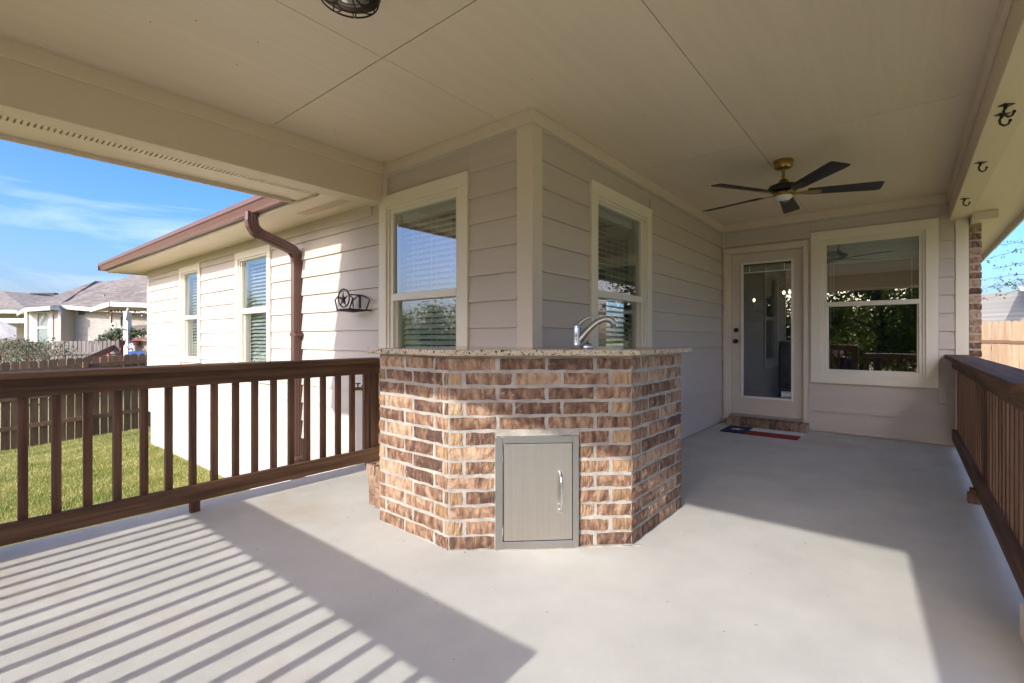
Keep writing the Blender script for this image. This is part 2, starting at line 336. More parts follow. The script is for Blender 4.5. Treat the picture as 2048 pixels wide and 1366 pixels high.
def tag(o, label, cat, group=None):
    o['label'] = label; o['category'] = cat
    if group: o['group'] = group
    return o
def struct(o): o['kind'] = 'structure'; return o
def stuff(o): o['kind'] = 'stuff'; return o

# ------------------------------------------------------------------ key planes of the place (metres)
X1, YA, YB = -1.85, 2.45, 6.52        # side wall plane, window wall plane, back wall plane
ZC = 2.535                            # porch ceiling
XL, XR = -3.40, .335                  # inner faces of the two porch beams
YF = -.41                             # front beam / front rail
ZS = 2.235                            # soffits
XW = -10.2                            # far end of the wing wall
XRW = .567                            # outer face of brick side wall

# ------------------------------------------------------------------ ground
def gz(x, y):
    z = -.75+.06*(max(min(y, 5), -14)-2.42)
    if x < -10.1: z += (max(x, -14.3)+10.1)*.1
    if x > .5: z += min((x-.5)*.1, .2)
    return z
def ground():
    xs = sorted(set([-600, -300, -150, -80]+[x*.8 for x in range(-60, 61)]+[80, 150, 300, 600])); ys = xs
    v = [(x, y, gz(x, y)) for y in ys for x in xs]; n = len(xs)
    f = [(j*n+i, j*n+i+1, (j+1)*n+i+1, (j+1)*n+i) for j in range(len(ys)-1) for i in range(n-1)]
    me = bpy.data.meshes.new('lawn_ground'); me.from_pydata(v, [], f); me.materials.append(M['lawn'])
    me.polygons.foreach_set('use_smooth', [True]*len(f))
    struct(put('lawn_ground', me))
ground()
def grass():
    N = 230000
    x = np.random.uniform(-14.1, -3.62, N); y = np.random.uniform(.0, 5.0, N)
    d = -.6347*x+.7727*y
    keep = (np.random.rand(N) < np.clip((8.5/np.maximum(d, 3))**1.0, .35, 1)) & (y < np.where(x > -10.3, YA-.03, 5)) & (y > np.where(x < -8, .3, -.1))
    x, y = x[keep], y[keep]; n = len(x)
    z = np.array([gz(a, b) for a, b in zip(x, y)])
    clump = .5+.5*np.sin(x*7.1+np.sin(y*5.3)*2)*np.sin(y*6.7+np.sin(x*4.1)*2)
    h = np.random.uniform(.025, .06, n)*(.75+.5*clump); w = np.random.uniform(.004, .009, n); a = np.random.rand(n)*2*PI; ln = np.random.uniform(.1, 1.1, n)*h
    a2 = np.random.rand(n)*2*PI
    v = np.empty((n, 3, 3)); v[:, 0] = np.c_[x-np.cos(a)*w, y-np.sin(a)*w, z-.005]; v[:, 1] = np.c_[x+np.cos(a)*w, y+np.sin(a)*w, z-.005]
    v[:, 2] = np.c_[x+np.cos(a2)*ln, y+np.sin(a2)*ln, z+h]
    me = bpy.data.meshes.new('grass'); me.vertices.add(n*3); me.vertices.foreach_set('co', v.ravel()); me.loops.add(n*3); me.loops.foreach_set('vertex_index', np.arange(n*3, dtype=np.int32))
    me.polygons.add(n); me.polygons.foreach_set('loop_start', np.arange(0, n*3, 3, dtype=np.int32)); me.update(calc_edges=True); me.materials.append(M['grass'])
    o = stuff(put('grass', me)); tag(o, 'short sunlit lawn grass seen between the left railing balusters', 'grass')
grass()

# ------------------------------------------------------------------ patio slab and lower landing
mb = MB().box(-3.62, .52, -.62, YB+.02, -1.6, 0)
struct(mb.obj('patio_floor', M['conc'], bevel=.012))
mb = MB().box(-1.15, 2.2, -2.55, -.63, -1.9, -.24); struct(mb.obj('landing', M['conc'], bevel=.01))

# ------------------------------------------------------------------ the house
house = thing('house', (X1, YB, 0), 'tan lap-sided house wrapping around the covered patio, with cream trimmed windows and brown gutter', 'house')
Z0, EXPO = .055, .182                 # bottom line of the siding courses and exposure
class Plane:
    """wall frame: s along the wall, z up, out = outward normal"""
    def __init__(s, kind, at): s.k, s.at = kind, at
    def p(s, a, o, z):                # a along, o outward offset
        if s.k == 'A': return (a, s.at-o, z)       # faces -Y
        return (s.at+o, a, z)                      # faces +X
    def box(s, mb, a0, a1, o0, o1, z0, z1, mi=0):
        p, q = s.p(a0, o0, z0), s.p(a1, o1, z1); return mb.box(p[0], q[0], p[1], q[1], z0, z1, mi)
PA, PS, PB = Plane('A', YA), Plane('S', X1), Plane('A', YB)
def wall(name, pl, a0, a1, z0, z1, holes, cuts, top, zbase, label=None):
    """backing wall with real openings (holes) and one lap board object per course and stretch between casings (cuts)"""
    mb = MB(); xs = sorted(set([a0, a1]+[h[k] for h in holes for k in (0, 1)])); zs = sorted(set([z0, z1]+[h[k] for h in holes for k in (2, 3)]))
    for i in range(len(xs)-1):
        for j in range(len(zs)-1):
            cx, cz = (xs[i]+xs[i+1])/2, (zs[j]+zs[j+1])/2
            if any(h[0] < cx < h[1] and h[2] < cz < h[3] for h in holes): continue
            pl.box(mb, xs[i], xs[i+1], -.14, 0, zs[j], zs[j+1])
    w = mb.obj(name, M['siding'], house)
    k = -2
    while True:
        b = Z0+EXPO*k; t = b+EXPO; k += 1
        if b >= top: break
        if t <= zbase: continue
        b2, t2 = max(b, zbase), min(t, top)
        seg = [(a0, a1)]
        for (c0, c1, d0, d1) in cuts:
            if d1 <= b2+.01 or d0 >= t2-.01: continue
            ns = []
            for (s0, s1) in seg:
                if c1 <= s0 or c0 >= s1: ns.append((s0, s1)); continue
                if c0 > s0: ns.append((s0, c0))
                if c1 < s1: ns.append((c1, s1))
            seg = ns
        for s0, s1 in seg:
            if s1-s0 < .02: continue
            lo = .023; hi = lo-(t2-b2)/EXPO*.018
            g = .003
            pts = [pl.p(s0+g, .0005, b2), pl.p(s1-g, .0005, b2), pl.p(s1-g, lo, b2+.003), pl.p(s0+g, lo, b2+.003), pl.p(s0+g, .0005, t2), pl.p(s1-g, .0005, t2), pl.p(s1-g, hi, t2+.001), pl.p(s0+g, hi, t2+.001)]
            m = MB().hexa(pts); m.obj('siding_board', M['siding'], w)
    return w
# window rectangles: casing outer (a0,a1,z0,z1), glass area
WIN = {
 'w1': dict(pl=PA, out=(-3.442, -2.394, .567, 2.262), gl=(-3.285, -2.54, .715, 2.112), mr=(1.388, 1.446), cw=.098, blind='open'),
 'w2': dict(pl=PS, out=(3.153, 4.255, .567, 2.268), gl=(3.305, 4.09, .715, 2.128), mr=(1.398, 1.452), cw=.098, blind='open'),
 'w3': dict(pl=PB, out=(-.856, .253, .567, 2.297), gl=(-.704, .102, .712, 2.139), mr=(1.437, 1.486), cw=.10, blind='up'),
 'w4': dict(pl=PA, out=(-6.438, -5.475, .567, 2.13), gl=(-6.30, -5.606, .70, 2.055), mr=(1.375, 1.44), cw=.088, blind='open'),
 'w5': dict(pl=PA, out=(-8.516, -7.655, .728, 2.135), gl=(-8.385, -7.755, .785, 2.045), mr=(1.355, 1.41), cw=.085, blind='open')}
DOOR = dict(out=(-1.815, -.884, .098, 2.215), leaf=(-1.73, -.94, .125, 2.138), lite=(-1.62, -1.035, .325, 2.03), gl=(-1.586, -1.06, .362, 1.98))
def hole(w): a, b, c, d = w['gl']; return (a-.03, b+.03, c-.03, d+.03)
dh = DOOR['leaf']
frieze = 2.445
wallA = wall('window_wall', PA, XW, X1, -.2, ZC+.3, [hole(WIN[k]) for k in ('w1', 'w4', 'w5')]+[(XW-.1, -3.57, 2.25, 4)], [WIN[k]['out'] for k in ('w1', 'w4', 'w5')]+[(-1.955, X1+.01, -1, 3), (-5.0, -4.99, 9, 9)], frieze, Z0)
wallS = wall('side_wall', PS, YA, YB, -.2, ZC+.3, [hole(WIN['w2'])], [WIN['w2']['out'], (YA-.01, YA+.088, -1, 3)], frieze, .012)
wallB = wall('back_wall', PB, X1, .478, -.2, ZC+.3, [hole(WIN['w3']), (dh[0]-.01, dh[1]+.01, .0, dh[3]+.01)], [WIN['w3']['out'], (-1.85, DOOR['out'][1], -1, 2.217), (-1.85, -1.815, -1, 3), (.376, .5, -1, 3)], frieze, .012)
# foundation under the wing, corner boards, friezes
MB().box(XW+.02, -3.62, YA+.02, YA+.2, -1.6, Z0-.004).obj('foundation', M['found'], house)
MB().box(XW, XW+.15, YA+.03, 9, -1.6, 2.25).obj('end_wall', M['siding'], house)
mb = MB(); mb.box(X1-.105, X1+.024, YA-.024, YA-.0006, 0.012, frieze-.002); mb.box(X1+.0006, X1+.024, YA, YA+.086, .012, frieze-.002); mb.obj('corner_board', M['ptrim'], house, bevel=.003)
MB().box(XW-.02, XW+.09, YA-.024, YA-.001, Z0, 2.2).obj('corner_board', M['trim'], house, bevel=.003)
MB().box(X1+.02, -1.8155, YB-.022, YB-.001, .012, frieze-.002).obj('corner_board', M['ptrim'], house, bevel=.003)
MB().box(.378, .474, YB-.024, YB-.001, .012, 2.26).obj('corner_board', M['trim'], house, bevel=.003)
MB().box(-3.396, -3.345, YA-.03, YA-.001, 2.21, frieze-.002).obj('corner_board', M['ptrim'], house, bevel=.002)
for nm, (a, b, c, d) in {'fa': (-3.395, X1+.03, YA-.03, YA-.0005), 'fs': (X1+.0005, X1+.03, YA+.0, YB-.031), 'fb': (X1+.03, XR-.001, YB-.03, YB-.0005)}.items():
    MB().box(a, b, c, d, frieze, ZC-.001).obj('frieze_board', M['ptrim'], house, bevel=.003)
MB().box(XW, -3.56, YA-.028, YA-.0005, 2.135, ZS+.02).obj('frieze_board', M['siding'], house, bevel=.002)

# ------------------------------------------------------------------ windows
slat_me = {}
def window(k):
    w = WIN[k]; pl = w['pl']; a0, a1, z0, z1 = w['out']; g0, g1, h0, h1 = w['gl']; cw = w['cw']; m0, m1 = w['mr']
    mb = MB()                                                     # casing: four flat boards, the head over the legs
    pl.box(mb, a0, a0+cw, .001, .034, z0+cw, z1-cw); pl.box(mb, a1-cw, a1, .001, .034, z0+cw, z1-cw)
    pl.box(mb, a0, a1, .001, .036, z1-cw, z1); pl.box(mb, a0, a1, .001, .036, z0, z0+cw)
    c = mb.obj('window', M['trim'], house, bevel=.003)
    i0, i1, j0, j1 = a0+cw, a1-cw, z0+cw, z1-cw
    if k == 'w5': j0 = h0-.03
    mb = MB()                                                     # vinyl frame in steps
    for q, (o0, o1) in enumerate(((-.07, .018), (-.075, .003))):
        e = q*.022
        u0, u1, v0, v1 = i0+e, i1-e, j0+e, j1-e; wd = (g0-u0) if q else .0225
        wd2 = (u1-g1) if q else .0225; wt = (v1-h1) if q else .0225; wb = (h0-v0) if q else .0225
        pl.box(mb, u0, u0+wd, o0, o1, v0, v1); pl.box(mb, u1-wd2, u1, o0, o1, v0, v1)
        pl.box(mb, u0+wd, u1-wd2, o0, o1, v1-wt, v1); pl.box(mb, u0+wd, u1-wd2, o0, o1, v0, v0+wb)
    mb.obj('window_frame', M['vinyl'], c, bevel=.002)
    mb = MB(); pl.box(mb, g0-.002, g1+.002, -.06, .008, m0, m1); mb.obj('meeting_rail', M['vinyl'], c, bevel=.003)
    mb = MB(); s = .028                                           # lower sash, set back
    pl.box(mb, g0, g0+s*.6, -.07, -.028, h0, m0); pl.box(mb, g1-s*.6, g1, -.07, -.028, h0, m0); pl.box(mb, g0+s*.6, g1-s*.6, -.07, -.028, h0, h0+s*.4)
    mb.obj('lower_sash', M['vinyl'], c)
    for (p0, p1, off, ins) in ((m1, h1, -.018, 0), (h0+s*.4, m0, -.045, s*.6)):
        mb = MB(); pl.box(mb, g0+ins, g1-ins, off-.006, off, p0, p1); mb.obj('pane', M['glass'], c)
    if w['blind'] == 'open':
        L = g1-g0-.01; key = (pl.k, round(L, 3))
        mb = MB(); th = .003; tilt = math.radians(38 if pl.k == 'A' else 24)
        dx, dz = .024*math.cos(tilt), .024*math.sin(tilt)
        if pl.k == 'A': pts = [(-L/2, -dx, -dz), (L/2, -dx, -dz), (L/2, dx, dz), (-L/2, dx, dz)]
        else: pts = [(dx, -L/2, -dz), (dx, L/2, -dz), (-dx, L/2, dz), (-dx, -L/2, dz)]
        mb.hexa([(x, y, z-th/2) for x, y, z in pts]+[(x, y, z+th/2) for x, y, z in pts]); me = mb.mesh('blind_slat', M['slat'])
        z = h0+.02
        while z < h1-.06:
            put('blind_slat', me, c, pl.p((g0+g1)/2, -.115, z), rot=(random.uniform(-.02, .02), random.uniform(-.004, .004), 0)); z += .044
        mb = MB(); pl.box(mb, g0, g1, -.15, -.09, h1-.055, h1+.01); mb.obj('blind_head_rail', M['slat'], c)
        mb = MB()
        for f in (.2, .5, .8):
            for o in (-.09, -.14): pl.box(mb, g0+(g1-g0)*f-.0012, g0+(g1-g0)*f+.0012, o-.0012, o+.0012, h0, h1-.05)
        mb.obj('blind_cord', M['slat'], c)
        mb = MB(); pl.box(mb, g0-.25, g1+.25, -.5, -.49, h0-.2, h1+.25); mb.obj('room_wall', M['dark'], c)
    else:
        for q in range(11):
            mb = MB(); z = h1-.055-.0125*q; pl.box(mb, g0+.004, g1-.004, -.14, -.092, z-.0055, z+.0045); mb.obj('blind_slat', M['greenblind'], c)
        mb = MB(); pl.box(mb, g0+.002, g1-.002, -.145, -.085, h1-.046, h1+.01); mb.obj('blind_head_rail', M['greenblind'], c)
        mb = MB(); pl.box(mb, g0+.004, g1-.004, -.142, -.088, h1-.215, h1-.192); mb.obj('blind_bottom_rail', M['greenblind'], c)
        for f, l in ((.04, .75), (.075, .62), (.93, .5)):
            mb = MB(); pl.box(mb, g0+(g1-g0)*f-.0018, g0+(g1-g0)*f+.0018, -.09, -.0865, h1-.2-l, h1-.2); mb.obj('blind_cord', M['slat'], c)
    return c
for k in ('w1', 'w2', 'w3', 'w4', 'w5'): window(k)

# ------------------------------------------------------------------ door
a0, a1, z0, z1 = DOOR['out']; l0, l1, q0, q1 = DOOR['leaf']; g0, g1, h0, h1 = DOOR['gl']; t0, t1, u0, u1 = DOOR['lite']
mb = MB(); PB.box(mb, a0, a0+.06, .001, .034, .06, z1-.062); PB.box(mb, a1-.045, a1, .001, .034, .0, z1-.062); PB.box(mb, a0, a1, .001, .036, z1-.06, z1)
PB.box(mb, a0+.05, l0-.002, -.1, .012, .06, z1-.06); PB.box(mb, l1+.002, a1-.035, -.1, .012, .06, z1-.06); PB.box(mb, l0-.002, l1+.002, -.1, .012, q1+.004, z1-.05)
casing = mb.obj('door_casing', M['ptrim'], house, bevel=.004)
mb = MB(); o0, o1 = -.06, -.016
PB.box(mb, l0, g0-.02, o0, o1, q0, q1); PB.box(mb, g1+.02, l1, o0, o1, q0, q1); PB.box(mb, g0-.02, g1+.02, o0, o1, h1+.03, q1); PB.box(mb, g0-.02, g1+.02, o0, o1, q0, h0-.03)
door = mb.obj('door', M['door'], house)
mb = MB()
PB.box(mb, t0, t0+.034, -.02, -.002, u0, u1); PB.box(mb, t1-.025, t1, -.02, -.002, u0, u1); PB.box(mb, t0+.034, t1-.025, -.02, -.002, u1-.03, u1); PB.box(mb, t0+.034, t1-.025, -.02, -.002, u0, u0+.03)
mb.obj('glass_frame', M['whitevinyl'], door, bevel=.005)
mb = MB(); PB.box(mb, g0, g1, -.035, -.028, h0-.01, h1+.01); mb.obj('pane', M['glass'], door)
mb = MB(); PB.box(mb, g0+.004, g1-.004, -.055, -.04, h1-.075, h1-.012); mb.obj('mini_blind', mat('grey_mini_blind', (.2, .22, .24), .5), door)
for f in (.13, .86):
    mb = MB(); PB.box(mb, g0+(g1-g0)*f-.003, g0+(g1-g0)*f+.003, -.0275, -.0255, h1-.085, h1); mb.obj('blind_clip', M['slat'], door)
mb = MB(); PB.box(mb, g0, g1, -.0275, -.0245, h1-.086, h1-.076); mb.obj('blind_rail', M['slat'], door)
def knob(zz, r):
    p = PB.p(-1.672, -.016, zz); mb = MB()
    prof = [(.024, 0), (.026, .004), (.02, .01), (.012, .016), (.012, .03), (r, .04), (r*1.05, .052), (r*.8, .063), (.004, .067)] if r > .02 else [(.027, 0), (.03, .006), (.027, .016), (.012, .02), (.004, .021)]
    mb.lathe(prof, n=20); me = mb.mesh('door_knob', M['black'], True)
    put('door_knob' if r > .02 else 'deadbolt', me, door, p, rot=(PI/2, 0, 0))
knob(1.18, .01); knob(1.04, .028)
def text(body, size, m, parent, name):
    cu = bpy.data.curves.new(name, 'FONT'); cu.body = body; cu.size = size; cu.align_x = 'CENTER'; cu.align_y = 'CENTER'; cu.extrude = .0004
    t = bpy.data.objects.new(name, cu); COL.objects.link(t); bpy.context.view_layer.update()
    me = bpy.data.meshes.new_from_object(t.evaluated_get(bpy.context.evaluated_depsgraph_get())); bpy.data.objects.remove(t)
    me.materials.clear(); me.materials.append(m); return me
mb = MB(); PB.box(mb, g1-.105, g1-.004, -.0278, -.0268, h0+.008, h0+.075); stk = mb.obj('sticker', M['sticker'], door)
me = text('SABER', .03, M['ink'], None, 'lettering'); put('lettering', me, stk, (g1-.05, YB+.0265, h0+.047), rot=(PI/2, 0, 0))
for zz, wd in ((.068, .085), (.021, .085)):
    mb = MB(); PB.box(mb, g1-.0545-wd/2, g1-.0545+wd/2, -.0268, -.0262, h0+zz-.004, h0+zz+.004); mb.obj('printed_band', M['ink'], stk)
mb = MB(); PB.box(mb, l0-.004, l1+.004, -.12, .05, .098, .122); mb.obj('door_sill', mat('aluminium_sill', (.45, .42, .38), .4, .6), house, bevel=.004)
MB().box(-1.738, -.868, 6.335, YB-.001, .0, .078).obj('sill_mortar', M['mortar'], house)
def sill_brick():
    mb = MB(); mb.hexa([(-.034, -.105, 0), (.034, -.105, 0), (.034, .105, 0), (-.034, .105, 0), (-.034, -.105, .088), (.034, -.105, .088), (.034, .105, .096), (-.034, .105, .096)]); return mb.mesh('brick', M['bricksill'])
sb = sill_brick()
for i in range(11): put('brick', sb, house, (-1.697+i*.0788, 6.42+random.uniform(-.003, .003), .001), rot=(0, 0, random.uniform(-.02, .02)), bevel=.004)

# room behind door and back window
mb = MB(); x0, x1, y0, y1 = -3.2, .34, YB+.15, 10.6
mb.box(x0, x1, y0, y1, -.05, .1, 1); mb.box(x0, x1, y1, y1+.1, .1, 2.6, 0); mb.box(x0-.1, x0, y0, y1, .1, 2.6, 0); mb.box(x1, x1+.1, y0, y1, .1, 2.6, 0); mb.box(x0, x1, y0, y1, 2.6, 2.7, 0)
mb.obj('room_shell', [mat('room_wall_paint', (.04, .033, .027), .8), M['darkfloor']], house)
# ------------------------------------------------------------------ brick side wall end beside the back wall
bw = MB().box(.481, XRW-.006, YB+.004, 14, -1.2, 2.27).obj('brick_wall', M['mortar'], house)
def brick_mesh(L, H, D, seed, m, wave=.0034):
    """brick centred on its front face (face at y=0, body to +y): uneven front grid, rounded by jitter"""
    r = random.Random(seed); nx, nz = 6, 2; v = []; f = []
    for j in range(nz+1):
        for i in range(nx+1):
            x = -L/2+L*i/nx; z = -H/2+H*j/nz
            e = (i in (0, nx)) or (j in (0, nz))
            v.append((x+(r.uniform(-wave, wave) if i not in (0, nx) else r.uniform(-wave, wave)*.8), r.uniform(-.0025, .004)+(.0045 if e else 0), z+r.uniform(-wave, wave)*(1 if j != 1 else .5)))
    for j in range(nz):
        for i in range(nx): a = j*(nx+1)+i; f.append((a, a+1, a+nx+2, a+nx+1))
    loop = list(range(nx+1))+[j*(nx+1)+nx for j in range(1, nz+1)]+[nz*(nx+1)+i for i in range(nx-1, -1, -1)]+[j*(nx+1) for j in range(nz-1, 0, -1)]
    b = len(v); v += [(v[k][0], D, v[k][2]) for k in loop]; n = len(loop)
    for q in range(n): f.append((loop[(q+1) % n], loop[q], b+q, b+(q+1) % n))
    me = bpy.data.meshes.new('brick'); me.from_pydata(v, [], f); me.materials.append(m); return me
HB = .0588
bm_full = [brick_mesh(.236, HB, .02, s, M['brick']) for s in range(7)]
bm_tan = [brick_mesh(.236, HB, .02, s+20, M['bricktan']) for s in range(3)]
bm_end = [brick_mesh(.088, HB, .06, s+40, M['brick']) for s in range(4)]
for i in range(31):
    z = -.03+i*.0765
    if z < 2.24: put('brick', random.choice(bm_end), bw, (.523+(0 if i % 2 else .002), YB-.004+random.uniform(-.002, .002), z+.04))
# ------------------------------------------------------------------ ceiling with panels
cl = MB().box(XL-.05, XR+.05, -.5, YB+.05, ZC+.007, ZC+.05).obj('ceiling', mat('panel_joint', (.28, .23, .17), .9), house)
ex = [XL+.052, -2.1, -.88, XR-.012]; ey = [-.46, 1.5, 3.93, 6.37, YB]
for i in range(3):
    for j in range(4):
        g, g2 = .0020, .0032
        MB().box(ex[i]+g, ex[i+1]-g, ey[j]+g2, ey[j+1]-g2, ZC, ZC+.0065).obj('ceiling_panel', M['ceil'], cl)
MB().box(XL-.02, XL+.0495, -.46, YA, ZC-.0005, ZC+.0065).obj('ceiling_panel', M['ceil'], cl)
rn = random.Random(4); nm_ = MB().tube([(0, 0, -.0012), (0, 0, .001)], .004, 6).mesh('nail_head', mat('dark_nail', (.2, .16, .12), .8))  # small nail heads, coloured darker than the ceiling boards
for _ in range(26): put('nail_head', nm_, cl, (rn.uniform(XL+.1, XR-.1), rn.uniform(.2, 2.3) if rn.random() < .6 else rn.uniform(2.6, 6.2), ZC))
# ------------------------------------------------------------------ beams, soffits, fascias, roof
bl = MB().box(XL-.16, XL, YF-.16, YA-.001, 2.213, ZC+.006).obj('beam', M['beam'], house, bevel=.004)
MB().box(XL+.0005, XL+.024, YF, YA-.031, frieze, ZC-.001).obj('crown_board', M['beam'], bl, bevel=.003)
br_ = MB().box(XR, XR+.15, YF-.16, YB-.001, 2.262, ZC+.006).obj('beam', M['beam'], house, bevel=.004)
MB().box(XR-.024, XR-.0005, YF, YB-.031, frieze, ZC-.001).obj('crown_board', M['beam'], br_, bevel=.003)
MB().box(XR+.0, XR+.15, YB+.0, YB+.2, 2.262, ZC).obj('beam_end', M['beam'], house)
bf = MB().box(XL, XR, YF-.15, YF, 2.22, ZC+.006).obj('beam', M['beamx'], house, bevel=.004)
MB().box(XL+.024, XR-.024, YF+.0005, YF+.024, frieze, ZC-.001).obj('crown_board', M['beamx'], bf, bevel=.003)
XE, XE2, YE, YE2 = -3.97, .87, -.95, 1.965        # eave lines: left, right, front, wing
# left porch soffit with its vent strip
MB().box(XE+.02, XL-.30, YE, YE2+.03, ZS, ZS+.012).obj('soffit', M['ceil'], house)
MB().box(XL-.20, XL-.15, YE, YA-.03, ZS, ZS+.012).obj('soffit', M['ceil'], house)
v = MB().box(XL-.30, XL-.20, YE, YE2+.03, ZS+.012, ZS+.016).obj('vent_strip', mat('vent_shadow', (.50, .42, .32), .9), house)
mb = MB(); y = YE
while y < YE2: mb.box(XL-.298, XL-.202, y, y+.016, ZS-.001, ZS+.0118); y += .026
stuff(mb.obj('vent_fin', M['ceil'], v))
# wing soffit
MB().box(XW-.5, XL-.201, YE2+.032, YA-.13, ZS-.003, ZS+.01).obj('soffit', M['ceil'], house)
MB().box(XW-.5, XL-.16, YA-.05, YA-.029, ZS-.003, ZS+.01).obj('soffit', M['ceil'], house)
MB().box(XW-.5, XL-.205, YA-.129, YA-.051, ZS-.0025, ZS+.0095).obj('soffit', M['ceil'], house)
MB().box(XW-.5, XW-.005, YA-.03, 9, ZS-.003, ZS+.01).obj('soffit', M['ceil'], house)
mb = MB(); x = -4.35
while x < -3.6: mb.box(x, x+.011, YE2+.2, YE2+.30, ZS-.008, ZS-.0035); x += .026
stuff(mb.obj('vent_fin', M['ceil'], house))
# right soffit
MB().box(XR+.15, XE2-.02, YE, 14, ZS+.045, ZS+.057).obj('soffit', M['ceil'], house)
MB().box(XR+.151, XR+.33, YB-.2, YB+.1, 2.20, ZS+.044).obj('frieze_board', M['ptrim'], house, bevel=.003)
MB().box(XE, XE2, YE+.02, YF-.15, ZS+.002, ZS+.014).obj('soffit', M['ceil'], house)
# fascias
MB().box(XE, XE+.02, YE, YE2-.04, ZS-.03, ZS+.15).obj('fascia', M['ptrim'], house, bevel=.003)
MB().box(XE-.014, XE-.0005, YE, YE2-.05, ZS-.012, ZS+.16).obj('drip_edge', M['gutter'], house)
MB().box(XE2-.02, XE2, YE, 14, ZS-.03, ZS+.15).obj('fascia', M['ptrim'], house, bevel=.003)
MB().box(XE+.02, XE2-.02, YE, YE+.02, ZS-.035, ZS+.15).obj('fascia', M['ptrim'], house, bevel=.003)
MB().box(XW-.52, XE+.3, YE2+.01, YE2+.031, ZS-.02, ZS+.112).obj('fascia', M['ptrim'], house, bevel=.003)
MB().box(XW-.52, XW-.5, YE2+.031, 9, ZS-.02, ZS+.15).obj('fascia', M['ptrim'], house, bevel=.003)
gp = [(YE2+.009, ZS+.13), (YE2+.009, ZS+.008), (YE2-.055, ZS+.008), (YE2-.062, ZS+.03), (YE2-.085, ZS+.075), (YE2-.098, ZS+.085), (YE2-.102, ZS+.125), (YE2-.094, ZS+.125), (YE2-.09, ZS+.09), (YE2-.05, ZS+.02), (YE2+.003, ZS+.014), (YE2+.003, ZS+.13)]
MB().extrude(gp, 'x', XW-.58, XE+.04).obj('gutter', M['gutter'], house)
MB().box(XW-.583, XW-.58, YE2-.1, YE2+.01, ZS+.01, ZS+.13).obj('gutter_end_cap', M['gutter'], house)
# roofs (hips)
def hip(x0, x1, y0, y1, z, rise, t=.1):
    w, d = x1-x0, y1-y0; h = min(w, d)/2
    if w < d: r0, r1 = (x0+h, y0+h), (x0+h, y1-h)
    else: r0, r1 = (x0+h, y0+h), (x1-h, y0+h)
    zt = z+h*rise; mb = MB(); P = [(x0, y0, z), (x1, y0, z), (x1, y1, z), (x0, y1, z)]; A, B = (*r0, zt), (*r1, zt)
    if w < d: mb.quad(P[0], P[1], A); mb.quad(P[1], P[2], B, A); mb.quad(P[2], P[3], B); mb.quad(P[3], P[0], A, B)
    else: mb.quad(P[0], P[1], B, A); mb.quad(P[1], P[2], B); mb.quad(P[2], P[3], A, B); mb.quad(P[3], P[0], A)
    return mb
hip(XE-.02, XE2+.02, YE-.02, 14, ZS+.155, .42).obj('roof', M['shingle'], house)
hip(XW-.56, XL-.1, YE2-.02, 14, ZS+.118, .36).obj('roof', M['shingle'], house)
# columns
for (x0, x1, y0, y1) in ((-3.62, -3.318, -.6, -.34), (.262, .56, -.6, -.30), (.338, .60, 2.10, 2.50)):
    c = MB().box(x0, x1, y0, y1, .0, 2.225 if x0 < 0 or y0 < 0 else 2.262).obj('column', M['ptrim'], house, bevel=.006)
    MB().box(x0-.02, x1+.02, y0-.02, y1+.02, .001, .12).obj('column_base', M['ptrim'], c, bevel=.005)
# downspout: ribbed rectangular pipe swept from the gutter to the wall and down
def ds_prof(k):
    w, h = .048, .034; pr = []
    for (ax, ay, bx, by, n) in ((-w, -h, w, -h, 7), (w, -h, w, h, 5), (w, h, -w, h, 7), (-w, h, -w, -h, 5)):
        for q in range(n):
            t = q/n; x, y = ax+(bx-ax)*t, ay+(by-ay)*t; ins = .004 if q % 2 else 0
            s = 1-ins/max(w, h)*1.6; pr.append((x*s, y*s))
    return pr
XD = -4.815
path = [(XD+.09, YE2-.045, ZS+.02), (XD+.09, YE2-.045, ZS-.06), (XD+.09, YE2-.04, ZS-.10), (XD+.087, YE2-.015, ZS-.145), (XD+.078, YE2+.03, ZS-.17), (XD+.035, YE2+.28, ZS-.235), (XD+.01, YE2+.38, ZS-.265), (XD, YE2+.423, ZS-.31), (XD, YE2+.432, ZS-.38), (XD, YE2+.432, -.60)]
dsp = MB().sweep(path, ds_prof, up=(1, 0, 0)).obj('downspout', M['gutteru'], house)
for p0, p1 in ((1, 4), (6, 8)):
    for q in range((p1-p0)*3+1):
        t = p0+q/3; i = min(int(t), p1-1); a = Vector(path[i]).lerp(Vector(path[i+1]), t-i); d = (Vector(path[i+1])-Vector(path[i])).normalized()
        MB().sweep([a-d*.004, a+d*.004], lambda k: [(x*1.06, y*1.06) for x, y in ds_prof(k)], up=(1, 0, 0)).obj('elbow_crimp', M['gutteru'], dsp)
for z in (1.1, -.15):
    MB().box(XD-.06, XD+.06, YE2+.385, YA-.018, z, z+.03).obj('strap', M['gutteru'], dsp)

